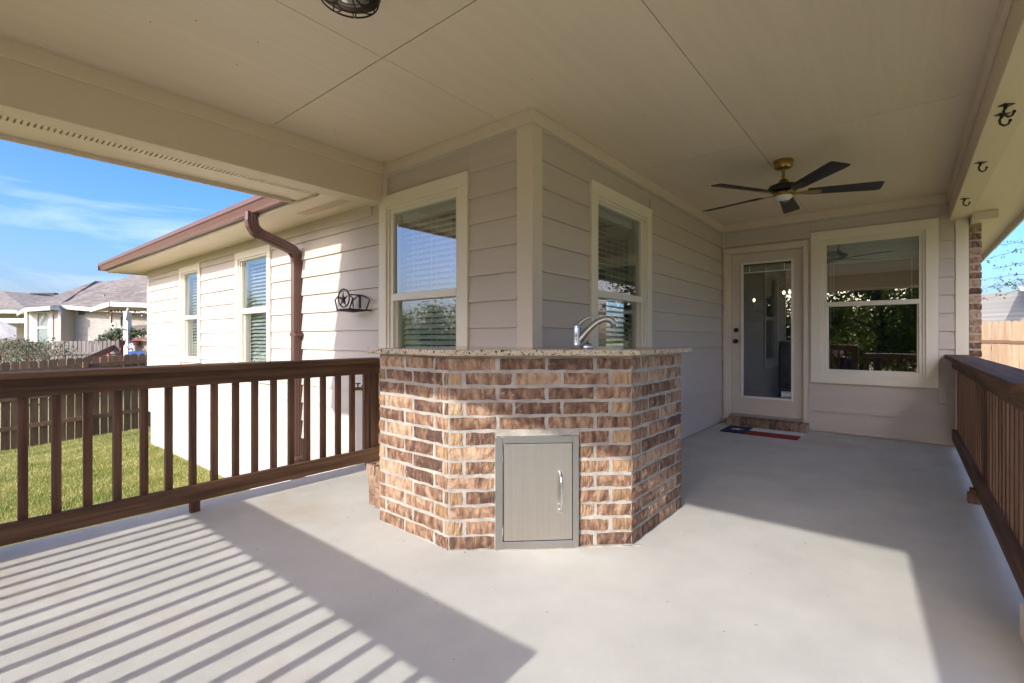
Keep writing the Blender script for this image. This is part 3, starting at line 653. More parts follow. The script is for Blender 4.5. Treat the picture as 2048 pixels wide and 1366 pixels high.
# ------------------------------------------------------------------ railings
ZCAP0, ZCAP1, ZT0, ZB0, ZB1 = .876, .914, .785, .066, .168
def railing(name, along, at, inward, r0, r1, spots, posts, feet, label, zoff=0):
    """along 'y'/'x'; at = inner face coordinate; inward = +1/-1 direction towards the patio"""
    th = thing(name, (at, (r0+r1)/2, 0) if along == 'y' else ((r0+r1)/2, at, 0), label, 'railing', None)
    lm = M['wood'] if along == 'y' else M['woodx']
    def bx(o0, o1, a0, a1, z0, z1):
        c0, c1 = sorted((at+inward*o0, at+inward*o1)); mb = MB()
        return mb.box(c0, c1, a0, a1, z0+zoff, z1+zoff) if along == 'y' else mb.box(a0, a1, c0, c1, z0+zoff, z1+zoff)
    bx(.058, -.128, r0, r1, ZCAP0, ZCAP1).obj('cap', lm, th, bevel=.006)
    bx(0, -.038, r0, r1, ZT0, ZCAP0-.0015).obj('top_rail', lm, th, bevel=.003)
    bx(0, -.038, r0, r1, ZB0, ZB1).obj('bottom_rail', lm, th, bevel=.003)
    me = MB().box(-.0185, .0185, -.0185, .0185, ZB0+.012, ZCAP0-.004).mesh('baluster', M['woodz'])
    for s in spots:
        c = at-inward*(.0385+.0185+.0005); s2 = s+random.uniform(-.002, .002)
        put('baluster', me, th, (c, s2, zoff) if along == 'y' else (s2, c, zoff), rot=(0, 0, random.uniform(-.03, .03)), bevel=.003)
    for s in posts: bx(-.0392, -.127, s-.0445, s+.0445, 0.001-zoff, ZCAP0-.003).obj('post', M['woodz'], th, bevel=.004)
    for s in feet: bx(.0, -.036, s-.026, s+.026, .001, ZB0-.001).obj('foot_block', M['woodz'], th)
    return th
sp = .1245
lsp = [.306+sp*k for k in range(-4, 17)]
railing('railing', 'y', XL, 1, -.335, YA-.02, lsp, (YA-.066,), (1.053,), 'brown wooden railing along the left edge of the patio above the lawn')
rp = 4.345
rsp = [2.62+sp*k for k in range(0, 31) if abs(2.62+sp*k-rp) > .075 and 2.62+sp*k < 6.40]
rr = railing('railing', 'y', .352, -1, 2.505, YB-.026, rsp, (rp, 6.445, 2.55), (), 'brown wooden railing along the right edge of the patio by the brick corner')
MB().box(.312, .372, rp-.03, rp+.03, .001, ZB0-.001).obj('foot_block', M['woodz'], rr)
MB().box(.322, .3505, rp-.03, rp+.03, ZB0-.001, ZB0+.03).obj('foot_block', M['woodz'], rr)
fsp = [-.98-sp*k for k in range(0, 19) if -.98-sp*k > -3.30]
railing('railing', 'x', YF, 1, -3.317, -.86, fsp, (-.905,), (-2.1,), 'brown wooden railing behind the viewer reflected in the back window, near end by the steps')
railing('railing', 'x', -2.36, 1, -.85, 2.0, [-.75+sp*k for k in range(22)], (-.8, 1.95), (), 'lower brown railing on the step landing seen only in the window reflection', zoff=-.24)

# ------------------------------------------------------------------ brick bar counter
bar = thing('bar_counter', (-1.6, 2.1, 0), 'brown brick outdoor bar counter with granite top wrapped round the house corner', 'counter')
C0, C1, C2, C3 = (-2.412, 1.69), (-1.793, 1.672), (-1.100, 2.328), (-1.103, 3.05)
def inset(poly, d):
    n = len(poly); out = []
    for i in range(n):
        p0, p1, p2 = Vector(poly[i-1]), Vector(poly[i]), Vector(poly[(i+1) % n])
        a = (p1-p0).normalized(); b = (p2-p1).normalized(); na = Vector((-a.y, a.x)); nb = Vector((-b.y, b.x))
        k = (na+nb); k = k/(1+na.dot(nb)); out.append(tuple(p1+k*d))
    return out
plan = [C0, C1, C2, C3, (X1+.022, 3.05), (X1+.022, YA-.022), (-2.412, YA-.022)]
core = MB().prism(inset(plan, .0085), .001, .988).obj('mortar_core', M['mortar'], bar)
NC = 13; PITCH = .0759
def face_bricks(a, b, even, odd, cut=None):
    a, b = Vector(a), Vector(b); L = (b-a).length; t = (b-a)/L; ang = math.atan2(t.y, t.x)
    for c in range(NC):
        z = .006+PITCH*c+HB/2; runs = even if c % 2 == 0 else odd
        for (s0, s1, kind) in runs:
            segs = [(s0, s1)]
            if cut and z-HB/2 < cut[3] and z+HB/2 > cut[2]:
                segs = []
                if s0 < cut[0]: segs.append((s0, min(s1, cut[0]-.006)))
                if s1 > cut[1]: segs.append((max(s0, cut[1]+.006), s1))
            for u0, u1 in segs:
                if u1-u0 < .012: continue
                p = a+t*((u0+u1)/2+random.uniform(-.0015, .0015))
                n = Vector((t.y, -t.x)); p = p+n*random.uniform(-.001, .002)
                short = u1-u0 < .1
                me = random.choice(bm_tan if kind == 't' or (short and random.random() < .35) else bm_full)
                put('brick', me, bar, (p.x, p.y, z+random.uniform(-.0015, .0015)), rot=(0, random.uniform(-.006, .006), ang), scale=((u1-u0)/.236, 1, random.uniform(.97, 1.03)))
L1 = (Vector(C1)-Vector(C0)).length; L2 = (Vector(C2)-Vector(C1)).length; L3 = (Vector(C3)-Vector(C2)).length
J = .020
def run(start, L, seq):
    out = []; s = start
    for ln, k in seq:
        e = min(s+ln, L-.006)
        if e-s > .012: out.append((s, e, k))
        s += ln+J
    return out
F = .233
front_even = run(.008, L2, [(F, ''), (F, ''), (F, ''), (.19, '')]); front_odd = run(.008, L2, [(.062, 't'), (F, ''), (F, ''), (F, ''), (.11, 't')])
left_even = run(.005, L1, [(.235, ''), (F, ''), (.1, '')]); left_odd = run(.005, L1, [(.055, 't'), (F, ''), (F, ''), (.03, '')])
right_even = run(.006, L3, [(.105, ''), (F, ''), (F, ''), (.1, '')]); right_odd = run(.006, L3, [(.20, ''), (F, ''), (F, ''), (.04, '')])
DR = (.240, .668, .004, .578)
face_bricks(C1, C2, front_even, front_odd, DR); face_bricks(C0, C1, left_even, left_odd); face_bricks(C2, C3, right_even, right_odd)
# left return (facing -x) and bricks left standing out of it
lf = Vector((-2.412, YA-.03))
face_bricks((-2.412, YA-.03), C0, run(.006, .72, [(F, ''), (F, ''), (F, '')]), run(.006, .72, [(.11, ''), (F, ''), (F, ''), (.1, '')]))
tooth = MB().box(-.05, .05, -.045, .045, -.031, .031).mesh('brick', M['bricksill'])
for (x, y, z, sx) in ((-2.507, 1.87, .437, 1.9), (-2.478, 1.86, .367, 1.35)): put('brick', tooth, bar, (x, y, z), scale=(sx, 1, 1), bevel=.004)
# granite slab with eased edge
top = [(-2.465, 1.645), (-1.772, 1.622), (-1.05, 2.306), (-1.05, 3.085), (X1+.023, 3.085), (X1+.023, YA-.024), (-2.465, YA-.024)]
MB().prism(top, .990, 1.021).obj('granite_top', M['granite'], bar, bevel=.006)
# stainless access door on the front face
a, b = Vector(C1), Vector(C2); tv = (b-a).normalized(); nv = Vector((tv.y, -tv.x))
def FP(s, o, z): q = a+tv*s+nv*o; return (q.x, q.y, z)
def fbox(mb, s0, s1, o0, o1, z0, z1): return mb.hexa([FP(s0, o0, z0), FP(s0, o1, z0), FP(s1, o1, z0), FP(s1, o0, z0), FP(s0, o0, z1), FP(s0, o1, z1), FP(s1, o1, z1), FP(s1, o0, z1)])
mb = MB(); d0, d1, e0, e1 = DR; i0, i1, k0, k1 = .277, .637, .044, .544
fbox(mb, d0, i0, -.02, .014, e0, e1); fbox(mb, i1, d1, -.02, .014, e0, e1); fbox(mb, i0, i1, -.02, .014, k1, e1); fbox(mb, i0, i1, -.02, .014, e0, k0)
fr = mb.obj('door_frame', M['steel'], bar, bevel=.002)
mb = MB(); fbox(mb, i0+.005, i1-.003, -.018, .0125, k0+.003, k1-.003); ad = mb.obj('access_door', M['steeldoor'], bar, bevel=.002)
hs = .572; pth = [FP(hs, .012, .197), FP(hs, .03, .203), FP(hs, .043, .225), FP(hs, .05, .26), FP(hs, .052, .295), FP(hs, .05, .33), FP(hs, .043, .365), FP(hs, .03, .387), FP(hs, .012, .393)]
MB().tube(pth, .0075, 10).obj('handle', M['nickel'], ad, True)
for z in (.197, .393): MB().tube([FP(hs, .0126, z), FP(hs, .017, z)], .0135, 12).obj('handle_rosette', M['nickel'], ad, True)
for z in (.10, .47): MB().tube([FP(i0-.002, .016, z-.02), FP(i0-.002, .016, z+.02)], .0045, 8).obj('hinge', M['nickel'], ad, True)
mb = MB(); rx = random.Random(3)                                        # rough mortar wash along the foot
for s in [k*.05 for k in range(20)]: fbox(mb, s, s+.05, -.004, .006+rx.uniform(0, .01), .0006, .004+rx.uniform(0, .006))
mb.obj('mortar_wash', M['mortar'], bar)

# faucet on the counter
Rv = Vector((math.cos(YAW), math.sin(YAW), 0))
fz = thing('faucet', (-1.388, 2.250, 1.021), 'brushed nickel single lever faucet standing on the granite bar top', 'faucet')
def fp(x, z, y=0): q = Vector((-1.388, 2.250, 1.021))+Rv*x+Vector((-Rv.y, Rv.x, 0))*y; return (q.x, q.y, q.z+z)
MB().lathe([(.03, 0), (.031, .004), (.026, .009), (.0225, .014), (.0205, .03), (.0195, .075), (.0195, .112), (.0185, .116)], (-1.388, 2.25, 1.021), 24).obj('body', M['faucet'], fz, True)
MB().lathe([(.0195, .1175), (.0185, .13), (.012, .142), (.004, .145)], (-1.388, 2.25, 1.021), 20).obj('lever_cap', M['faucet'], fz, True)
rl = [.0165, .014, .011, .009, .0075, .006]
MB().tube([fp(-.002, .122), fp(.014, .14), fp(.032, .155), fp(.050, .167), fp(.068, .173), fp(.086, .1735)], lambda k: rl[k], 10).obj('lever', M['faucet'], fz, True)
rs = [.019, .0195, .0185, .0175, .017, .017, .0175, .0175, .016, .015]
MB().tube([fp(.0, .035), fp(.02, .058), fp(.048, .092), fp(.08, .124), fp(.112, .148), fp(.142, .161), fp(.168, .163), fp(.187, .155), fp(.197, .141), fp(.198, .132)], lambda k: rs[k], 14).obj('spout', M['faucet'], fz, True)
MB().tube([fp(.198, .132), fp(.1985, .126)], .0125, 12).obj('aerator', M['black'], fz, True)
st = thing('strainer_cup', fp(.055, 0), 'small round steel sink strainer beside the faucet base', 'sink strainer')
MB().lathe([(.03, 0), (.033, .006), (.031, .018), (.026, .024)], fp(.055, 0, .0), 20).obj('cup', M['chrome'], st, True)
MB().lathe([(.022, .0245), (.02, .029), (.003, .031), (.003, .042)], fp(.055, 0), 16).obj('stopper', M['black'], st, True)

# loose cored bricks stacked beside the counter
def cored():
    mb = MB(); l, w, h = .118, .044, .031
    mb.box(-w, w, -l, -l+.022, -h, h); mb.box(-w, w, l-.022, l, -h, h); mb.box(-w, -w+.017, -l+.022, l-.022, -h, h); mb.box(w-.017, w, -l+.022, l-.022, -h, h)
    for q in (-.045, .0, .045): mb.box(-w+.017, w-.017, q-.008, q+.008, -h, h-.001)
    mb.box(-w+.017, w-.017, -l+.022, l-.022, -h, -h+.012); return mb.mesh('loose_brick', M['bricksill'])
cb = cored(); grp = 'loose bricks stacked beside the bar counter'
LV = ['lowest', 'second from the floor', 'third from the floor', 'topmost']
for lv in range(4):
    for cdx in range(2):
        o = put('loose_brick', cb, None, (-2.572-.094*cdx-(.012 if lv == 3 else 0)*cdx, 1.925+.015*cdx+random.uniform(-.006, .006), .032+lv*.066), rot=(0, 0, random.uniform(-.05, .05)+.05))
        tag(o, 'loose cored brick, %s in the %s column beside the bar counter' % (LV[lv], 'outer left' if cdx else 'inner'), 'brick', grp)

# ------------------------------------------------------------------ ceiling fan
FX, FY = -.78, 4.46
fan = thing('ceiling_fan', (FX, FY, ZC), 'brass ceiling fan with five black blades and a round light below', 'ceiling fan')
MB().lathe([(.072, 0), (.075, -.008), (.075, -.02), (.068, -.022), (.068, -.05), (.06, -.062), (.03, -.068), (.014, -.07)], (FX, FY, ZC), 32).obj('canopy', M['brass'], fan, True)
MB().tube([(FX, FY, ZC-.065), (FX, FY, ZC-.18)], .0125, 14).obj('downrod', M['brass'], fan, True)
MB().lathe([(.016, -.150), (.028, -.155), (.04, -.175), (.06, -.19), (.067, -.197)], (FX, FY, ZC), 32).obj('coupling_cover', M['brass'], fan, True)
MB().lathe([(.067, -.197), (.105, -.207), (.112, -.222), (.112, -.236), (.10, -.248), (.05, -.25)], (FX, FY, ZC), 32).obj('motor_housing', M['black'], fan, True)
MB().lathe([(.05, -.25), (.07, -.255), (.075, -.268), (.073, -.288), (.066, -.292)], (FX, FY, ZC), 32).obj('light_ring', M['brass'], fan, True)
MB().lathe([(.066, -.285), (.066, -.302), (.055, -.315), (.03, -.322), (.004, -.324)], (FX, FY, ZC), 28).obj('light_lens', M['opal'], fan, True)
BZ = 2.268-ZC
def blade_me():
    mb = MB(); n = 8; pit = math.radians(-11); out = []
    pr = [(.17, .048), (.24, .052), (.40, .058), (.55, .064), (.65, .068), (.683, .064), (.692, .055)]
    L_, R_ = [(r, w) for r, w in pr], [(r-(.0 if i < 5 else .012), -w) for i, (r, w) in enumerate(pr)]
    poly = L_+R_[::-1]
    f = lambda x, y, dz: (x, y*math.cos(pit), y*math.sin(pit)+dz)
    k = len(poly); mb.v = [f(x, y, -.003) for x, y in poly]+[f(x, y, .003) for x, y in poly]
    mb.f = [tuple(reversed(range(k))), tuple(range(k, 2*k))]+[(q, (q+1) % k, k+(q+1) % k, k+q) for q in range(k)]; mb.m = [0]*len(mb.f)
    return mb.mesh('blade', M['blade'])
def arm_me():
    mb = MB(); pit = math.radians(-11); f = lambda x, y, dz: (x, y*math.cos(pit), y*math.sin(pit)+dz)
    poly = [(.06, .022), (.12, .018), (.17, .03), (.27, .024), (.275, 0), (.27, -.024), (.17, -.03), (.12, -.018), (.06, -.022)]
    k = len(poly); mb.v = [f(x, y, -.009) for x, y in poly]+[f(x, y, -.0035) for x, y in poly]
    mb.f = [tuple(reversed(range(k))), tuple(range(k, 2*k))]+[(q, (q+1) % k, k+(q+1) % k, k+q) for q in range(k)]; mb.m = [0]*len(mb.f)
    return mb.mesh('blade_bracket', M['brass'])
bme, ame = blade_me(), arm_me()
for i in range(5):
    an = math.radians(22+72*i)
    b_ = put('blade', bme, fan, (FX, FY, ZC+BZ), rot=(0, 0, an)); put('blade_bracket', ame, fan, (FX, FY, ZC+BZ), rot=(0, 0, an))

# ------------------------------------------------------------------ caged porch light
LX, LY = -1.705, 1.06
pl_ = thing('porch_light', (LX, LY, ZC), 'dark bronze caged flush ceiling light at the top edge above the patio', 'ceiling light')
MB().lathe([(.075, 0), (.078, -.012), (.06, -.016), (.055, -.03), (.098, -.055), (.112, -.075), (.115, -.09), (.108, -.092)], (LX, LY, ZC), 36).obj('shade', M['bronze'], pl_, True)
MB().lathe([(.09, -.07), (.09, -.085), (.07, -.098), (.03, -.106), (.003, -.107)], (LX, LY, ZC), 28).obj('lens', M['glass'], pl_, True)
MB().lathe([(.02, -.05), (.028, -.068), (.028, -.082), (.02, -.094), (.004, -.099)], (LX, LY, ZC), 16).obj('bulb', M['opal'], pl_, True)
mb = MB(); ring = lambda r, z, n=36: [(LX+r*math.cos(q*2*PI/n), LY+r*math.sin(q*2*PI/n), ZC+z) for q in range(n)]
mb.tube(ring(.118, -.088), .0035, 6, True); mb.tube(ring(.112, -.112), .0035, 6, True); mb.tube(ring(.045, -.135, 24), .003, 6, True)
for q in range(8):
    t = q*PI/4; c, s = math.cos(t), math.sin(t)
    mb.tube([(LX+c*.117, LY+s*.117, ZC-.086), (LX+c*.113, LY+s*.113, ZC-.112), (LX+c*.085, LY+s*.085, ZC-.128), (LX+c*.045, LY+s*.045, ZC-.135)], .003, 6)
mb.obj('cage', M['bronze'], pl_, True)

# ------------------------------------------------------------------ hooks under the right beam
def hook_me():
    mb = MB(); mb.box(-.019, .019, -.03, .03, -.004, 0)
    mb.tube([(0, -.004, -.003), (0, -.006, -.022), (0, -.016, -.034), (0, -.012, -.058), (0, .010, -.068), (0, .032, -.06), (0, .042, -.042)], lambda k: [.011, .008, .0065, .006, .006, .0055, .0055][k], 8)
    mb.lathe([(.002, -.009), (.008, -.004), (.0085, .002), (.006, .007), (.002, .009)], (0, .043, -.038), 10)
    return mb.mesh('coat_hook', M['black'], True)
hm = hook_me()
for (x, y, rz, lab) in ((.392, 3.468, -.9, 'black coat hook under the right beam, nearer one of the close pair'), (.392, 3.60, -.95, 'black coat hook under the right beam, further one of the close pair'),
                     (.388, 4.50, -.9, 'black coat hook alone in the middle of the right beam underside'), (.384, 5.58, -.9, 'black coat hook under the right beam nearest the back wall')):
    o = put('coat_hook', hm, None, (x, y, 2.2615), rot=(0, 0, rz), scale=(.9, .9, .9)); tag(o, lab, 'hook', 'black hooks under the right beam')

# ------------------------------------------------------------------ door mat
mt = thing('doormat', (-1.27, 6.02, 0), 'doormat with navy star field and white and red stripes before the back door', 'doormat')
mx0, mx1, my0, my1 = -1.665, -.885, 5.81, 6.235; mm = mx0+.262; my = (my0+my1)/2
MB().box(mx0, mm, my0, my1, .001, .013).obj('blue_field', M['navy'], mt, bevel=.002)
MB().box(mm+.0005, mx1, my, my1, .001, .013).obj('white_stripe', M['white'], mt, bevel=.002)
MB().box(mm+.0005, mx1, my0, my-.0005, .001, .013).obj('red_stripe', M['red'], mt, bevel=.002)
star = lambda cx, cy, r, r2, rot: [(cx+(r if q % 2 == 0 else r2)*math.sin(rot+q*PI/5), cy+(r if q % 2 == 0 else r2)*math.cos(rot+q*PI/5)) for q in range(10)]
MB().prism(star((mx0+mm)/2, my, .075, .03, .0)[::-1], .012, .0145).obj('star', M['white'], mt)

# ------------------------------------------------------------------ star and horseshoe wall rack, hose bib
sr = thing('wall_rack', (-3.85, YA-.02, 1.3), 'black metal star rack with arched holder hung on the shaded siding', 'wall rack')
k_ = .00216*1.0                       # metres per zoomed pixel along the wall plane
def WP(u, v, o):                      # pixel of the enlarged photo -> wall point (helper for the outline only)
    px, py = 640+u*.06836, 560+v*.06836
    r = (px-1024)/960; dx_, dy_ = -math.sin(YAW)+math.cos(YAW)*r, math.cos(YAW)+math.sin(YAW)*r
    t = (YA-o)/dy_; return (dx_*t, YA-o, 1.08+(676-py)/960*t)
of, ob = .16, .03
fw = [WP(u, v, of) for u, v in ((440, 590), (530, 480), (840, 420), (960, 530), (865, 840), (505, 875))]
MB().tube([fw[0], fw[1]], .006, 6).tube([fw[2], fw[3], fw[4], fw[5], fw[0]], .007, 6).obj('pentagon_frame', M['black'], sr, True)
MB().tube([WP(695+160*math.sin(q*2*PI/28), 530-262*math.cos(q*2*PI/28), of) for q in range(28)], .007, 6, True).obj('oval_ring', M['black'], sr, True)
cc = WP(668, 560, of+.012); pts = [WP(u, v, of-.004) for u, v in ((680, 300), (705, 500), (830, 440), (735, 580), (770, 770), (668, 660), (590, 760), (625, 590), (525, 490), (640, 500))]
mb = MB()
for q in range(10): mb.quad(cc, pts[q], pts[(q+1) % 10])
mb.obj('star', mat('gunmetal', (.05, .055, .075), .4, .4), sr)
o2 = .06
MB().tube([WP(975, 800, o2), WP(945, 620, o2), WP(1000, 560, o2), WP(1080, 490, o2), WP(1220, 455, o2), WP(1350, 500, o2), WP(1450, 580, o2), WP(1350, 880, o2)], .007, 6).obj('arched_frame', M['black'], sr, True)
MB().tube([WP(1185, 470, o2), WP(1185, 830, o2)], .006, 6).obj('upright', M['black'], sr, True)
MB().tube([WP(1150, 470, o2-.03), WP(1150, 830, o2-.03)], .005, 6).obj('upright', M['black'], sr, True)
b4 = [WP(505, 880, of), WP(865, 850, of), WP(1350, 885, o2), WP(975, 925, of-.02)]
MB().hexa([(p[0], p[1], p[2]-.008) for p in b4]+[(p[0], p[1], p[2]+.004) for p in b4]).obj('tray', M['black'], sr)
MB().tube([WP(865, 845, of), WP(1345, 885, o2)], .007, 6).tube([WP(960, 530, of), WP(975, 800, o2)], .005, 6).tube([WP(1345, 885, o2), (WP(1345, 885, o2)[0], YA-.005, WP(1345, 885, o2)[2])], .006, 6).tube([fw[2], (fw[2][0], YA-.005, fw[2][2])], .006, 6).obj('bracket', M['black'], sr, True)
hb = thing('hose_bib', (-3.70, YA-.02, .645), 'small brass garden tap with chrome collar on the siding behind the railing', 'garden tap')
hx, hz_ = -3.67, .64
MB().tube([(hx, YA-.018, hz_), (hx, YA-.03, hz_)], .036, 16).obj('collar', M['chrome'], hb, True)
MB().tube([(hx, YA-.03, hz_), (hx, YA-.08, hz_), (hx-.01, YA-.11, hz_), (hx-.015, YA-.135, hz_-.03)], lambda k: [.012, .016, .015, .014][k], 10).obj('spout', M['copper'], hb, True)
MB().lathe([(.006, 0), (.006, .03), (.024, .033), (.024, .04), (.004, .042)], (hx, YA-.085, hz_+.01), 12).obj('handle', M['blue'], hb, True)

# ------------------------------------------------------------------ fences
def picket_me(w, h, th, m, dog=.035, along='y'):
    prof = [(-w/2, 0), (w/2, 0), (w/2, h-dog), (w/2-dog*.35, h-dog*.3), (w/2-dog*.95, h), (-w/2+dog*.95, h), (-w/2+dog*.35, h-dog*.3), (-w/2, h-dog)]
    return MB().extrude(prof, 'x' if along == 'y' else 'y', -th/2, th/2).mesh('picket', m)
fe = thing('fence', (-14.2, 1.5, -1.2), 'dark brown dog-eared picket fence along the far side of the lawn', 'fence')
pm = picket_me(.128, 1.8, .016, M['fence'])
y = -7.0
while y < 6.4:
    put('picket', pm, fe, (-14.22, y, gz(-14.2, y)+.02+random.uniform(-.008, .008)), rot=(random.uniform(-.006, .006), 0, random.uniform(-.03, .03))); y += .142+random.uniform(-.004, .006)
for k, y0 in enumerate(np.arange(-7.45, 6.4, 2.42)):
    y1 = y0+2.42; zz0, zz1 = gz(-14.2, y0), gz(-14.2, y1)
    MB().box(-14.17, -14.08, y0-.045, y0+.045, zz0-.1, zz0+1.72).obj('post', M['fence'], fe)
    for hgt in (.42, 1.02, 1.58):
        MB().hexa([(-14.208, y0+.045, zz0+hgt), (-14.17, y0+.045, zz0+hgt), (-14.17, y1-.045, zz1+hgt), (-14.208, y1-.045, zz1+hgt), (-14.208, y0+.045, zz0+hgt+.089), (-14.17, y0+.045, zz0+hgt+.089), (-14.17, y1-.045, zz1+hgt+.089), (-14.208, y1-.045, zz1+hgt+.089)]).obj('rail', M['fence'], fe)
# right: cedar fence across the side yard
YC = 20.2
fc = thing('fence', (3.5, YC, -.5), 'light cedar dog-eared fence across the side yard on the right', 'fence')
pm2 = picket_me(.138, 2.06, .016, M['cedar'], .05, 'x')
x = .3
while x < 7.5: put('picket', pm2, fc, (x, YC, -.47+random.uniform(-.01, .01)), rot=(0, random.uniform(-.006, .006), 0)); x += .145
for h0_ in (.95, 1.02): pass
MB().box(.2, 2.35, YC-.05, YC-.012, .93, 1.02).obj('rail', M['cedardk'], fc); MB().box(2.35, 7.6, YC-.05, YC-.012, .91, 1.0).obj('rail', M['cedardk'], fc)
MB().box(3.1, 3.24, YC-.16, YC-.055, -.6, 1.0).obj('post', M['cedardk'], fc)

# ------------------------------------------------------------------ neighbour lots (frame turned by YAW: a = right, d = away from the patio)
def nb_thing(name, a_, d_, z_, label, cat, group=None):
    o = thing(name, (0, 0, 0), label, cat, group); o.rotation_euler = (0, 0, YAW)
    return o
def nobj(mb, name, m, parent, smooth=False, bevel=0):
    o = bpy.data.objects.new(name, mb.mesh(name, m, smooth)); COL.objects.link(o); o.parent = parent
    if bevel: b = o.modifiers.new('bevel', 'BEVEL'); b.width = bevel
    return o
A_ = lambda u, d: (u-1024)/960*d
Z_ = lambda v, d: 1.08+(676-v)/960*d
# weathered grey fence
D = 18.0
gf = nb_thing('fence', 0, 0, 0, 'weathered grey picket fence in front of the pale brick neighbouring house', 'fence')
pg = picket_me(.128, 1.83, .016, M['greyfence'], .035, 'x')
x = A_(-60, D)
while x < A_(225, D):
    o = bpy.data.objects.new('picket', pg); COL.objects.link(o); o.parent = gf; o.location = (x, D+(x-A_(50, D))*.12, -.90+random.uniform(-.02, .02)+(x-A_(50, D))*.02); x += .145
for z in (.45, -.35): nobj(MB().hexa([(A_(-60, D), D-.3, z-.05), (A_(225, D), D+.33, z+.03), (A_(225, D), D+.36, z+.03), (A_(-60, D), D-.27, z-.05), (A_(-60, D), D-.3, z+.04), (A_(225, D), D+.33, z+.12), (A_(225, D), D+.36, z+.12), (A_(-60, D), D-.27, z+.04)]), 'rail', M['greyfence'], gf)
# pale brick house
nh = nb_thing('neighbour_house', 0, 0, 0, 'pale brick neighbouring house with grey shingle hip roof beyond the fences', 'house')
D = 24.0
nobj(MB().box(A_(121, D), A_(420, D), D, D+8, -1.6, Z_(617, D)), 'brick_wall', M['nbrick'], nh)
Db = 23.2
nobj(MB().box(A_(52, Db), A_(119, Db), Db+.02, D+5, -1.6, Z_(619, Db)), 'bay_wall', mat('bay_brick', (.45, .38, .31), .9), nh)
for u0, u1 in ((50, 55.5), (59.5, 73), (99, 106), (117, 122)):
    nobj(MB().box(A_(u0, Db), A_(u1, Db), Db-.03, Db+.03, -1.6, Z_(621, Db)), 'trim_board', mat('cream_board', (.62, .58, .5), .6), nh)
wf = nobj(MB().box(A_(74, Db), A_(76.5, Db), Db-.05, Db+.02, -.3, Z_(625, Db)).box(A_(98, Db), A_(99, Db), Db-.05, Db+.02, -.3, Z_(625, Db)).box(A_(76.5, Db), A_(98, Db), Db-.05, Db+.02, Z_(657, Db), Z_(654, Db)).box(A_(76.5, Db), A_(98, Db), Db-.05, Db+.02, Z_(627, Db), Z_(624, Db)), 'window', M['whitevinyl'], nh)
nobj(MB().box(A_(76.5, Db), A_(98, Db), Db-.01, Db+.015, -.3, Z_(627, Db)), 'pane', mat('dull_glass', (.22, .27, .26), .1), wf)
nobj(MB().box(A_(158, D), A_(170, D), D-.03, D+.01, Z_(630, D), Z_(621, D)), 'vent', mat('vent_dark', (.10, .085, .07), .7), nh)
def npoly(pts): return [(A_(u, d), d, Z_(v, d)) for u, v, d in pts]
def slab(pts, t=.12):
    P = npoly(pts); mb = MB(); n = len(P); mb.v = P+[(x, y, z-t) for x, y, z in P]
    mb.f = [tuple(range(n)), tuple(reversed(range(n, 2*n)))]+[(q, n+q, n+(q+1) % n, (q+1) % n) for q in range(n)]; mb.m = [0]*len(mb.f); return mb
Df = 23.5
nobj(slab([(118, 609, Df), (300, 619, Df), (420, 530, 32), (256, 553, 30)]), 'roof', M['shingle'], nh)
nobj(slab([(118, 609.5, Df), (256, 553, 30), (224, 565, 31), (190, 562, 29), (33, 623, 22.6), (48, 614, 22.7), (103, 611, 22.9)]), 'roof', M['shingle'], nh)
fas = [(33, 624, 22.5), (48, 615.5, 22.6), (100, 612, 22.8), (107, 609.5, 22.9), (121, 610, Df-.05), (186, 615, Df-.05), (300, 619, Df-.05)]
for p, q in zip(fas[:-1], fas[1:]):
    P = npoly([p, q]); nobj(MB().hexa([(P[0][0], P[0][1], P[0][2]-.19), (P[1][0], P[1][1], P[1][2]-.19), (P[1][0], P[1][1]+.04, P[1][2]-.19), (P[0][0], P[0][1]+.04, P[0][2]-.19), P[0], P[1], (P[1][0], P[1][1]+.04, P[1][2]), (P[0][0], P[0][1]+.04, P[0][2])]), 'fascia', mat('fascia_paint', (.56, .54, .5), .5), nh)
nobj(MB().tube([(A_(208, 25), 25, Z_(604, 25)), (A_(208, 25), 25, Z_(588.5, 25))], .045, 10), 'vent_pipe', M['greyfab'], nh)
nobj(MB().tube([(A_(207, 25), 25, Z_(604, 25)), (A_(208, 25), 25, Z_(599, 25))], .14, 10), 'pipe_boot', M['black'], nh)
for u, v, d in ((268, 580, 27), (283, 562, 30)): nobj(MB().box(A_(u-10, d), A_(u+10, d), d-.1, d+.6, Z_(v+4, d), Z_(v-3, d)), 'roof_vent', M['greyfab'], nh, bevel=.1)
# its patio cover
pc = nb_thing('patio_cover', 0, 0, 0, 'shingled patio cover with white gutter and white post beside the pale brick house', 'patio cover')
D1 = 19.0
nobj(slab([(183, 616, 21.5), (222, 604, D1), (420, 611, D1), (420, 540, 24), (297, 573, 23), (237, 603, 20.5)]), 'roof', M['shingle'], pc)
for p, q in (((182, 616, 21.5), (221, 604, D1)), ((221, 604, D1), (420, 611, D1))):
    P = npoly([p, q]); t = .17
    nobj(MB().hexa([(P[0][0], P[0][1]-.04, P[0][2]-t), (P[1][0], P[1][1]-.08, P[1][2]-t), (P[1][0], P[1][1]+.03, P[1][2]-t), (P[0][0], P[0][1]+.05, P[0][2]-t), (P[0][0], P[0][1]-.06, P[0][2]), (P[1][0], P[1][1]-.1, P[1][2]), (P[1][0], P[1][1]+.03, P[1][2]), (P[0][0], P[0][1]+.05, P[0][2])]), 'gutter', M['wpaint'], pc)
nobj(slab([(187, 621, 21.3), (226, 612, D1+.15), (420, 618, D1+.15), (420, 621, 23), (187, 622, 23)], .03), 'soffit', mat('soffit_tan', (.42, .36, .27), .7), pc)
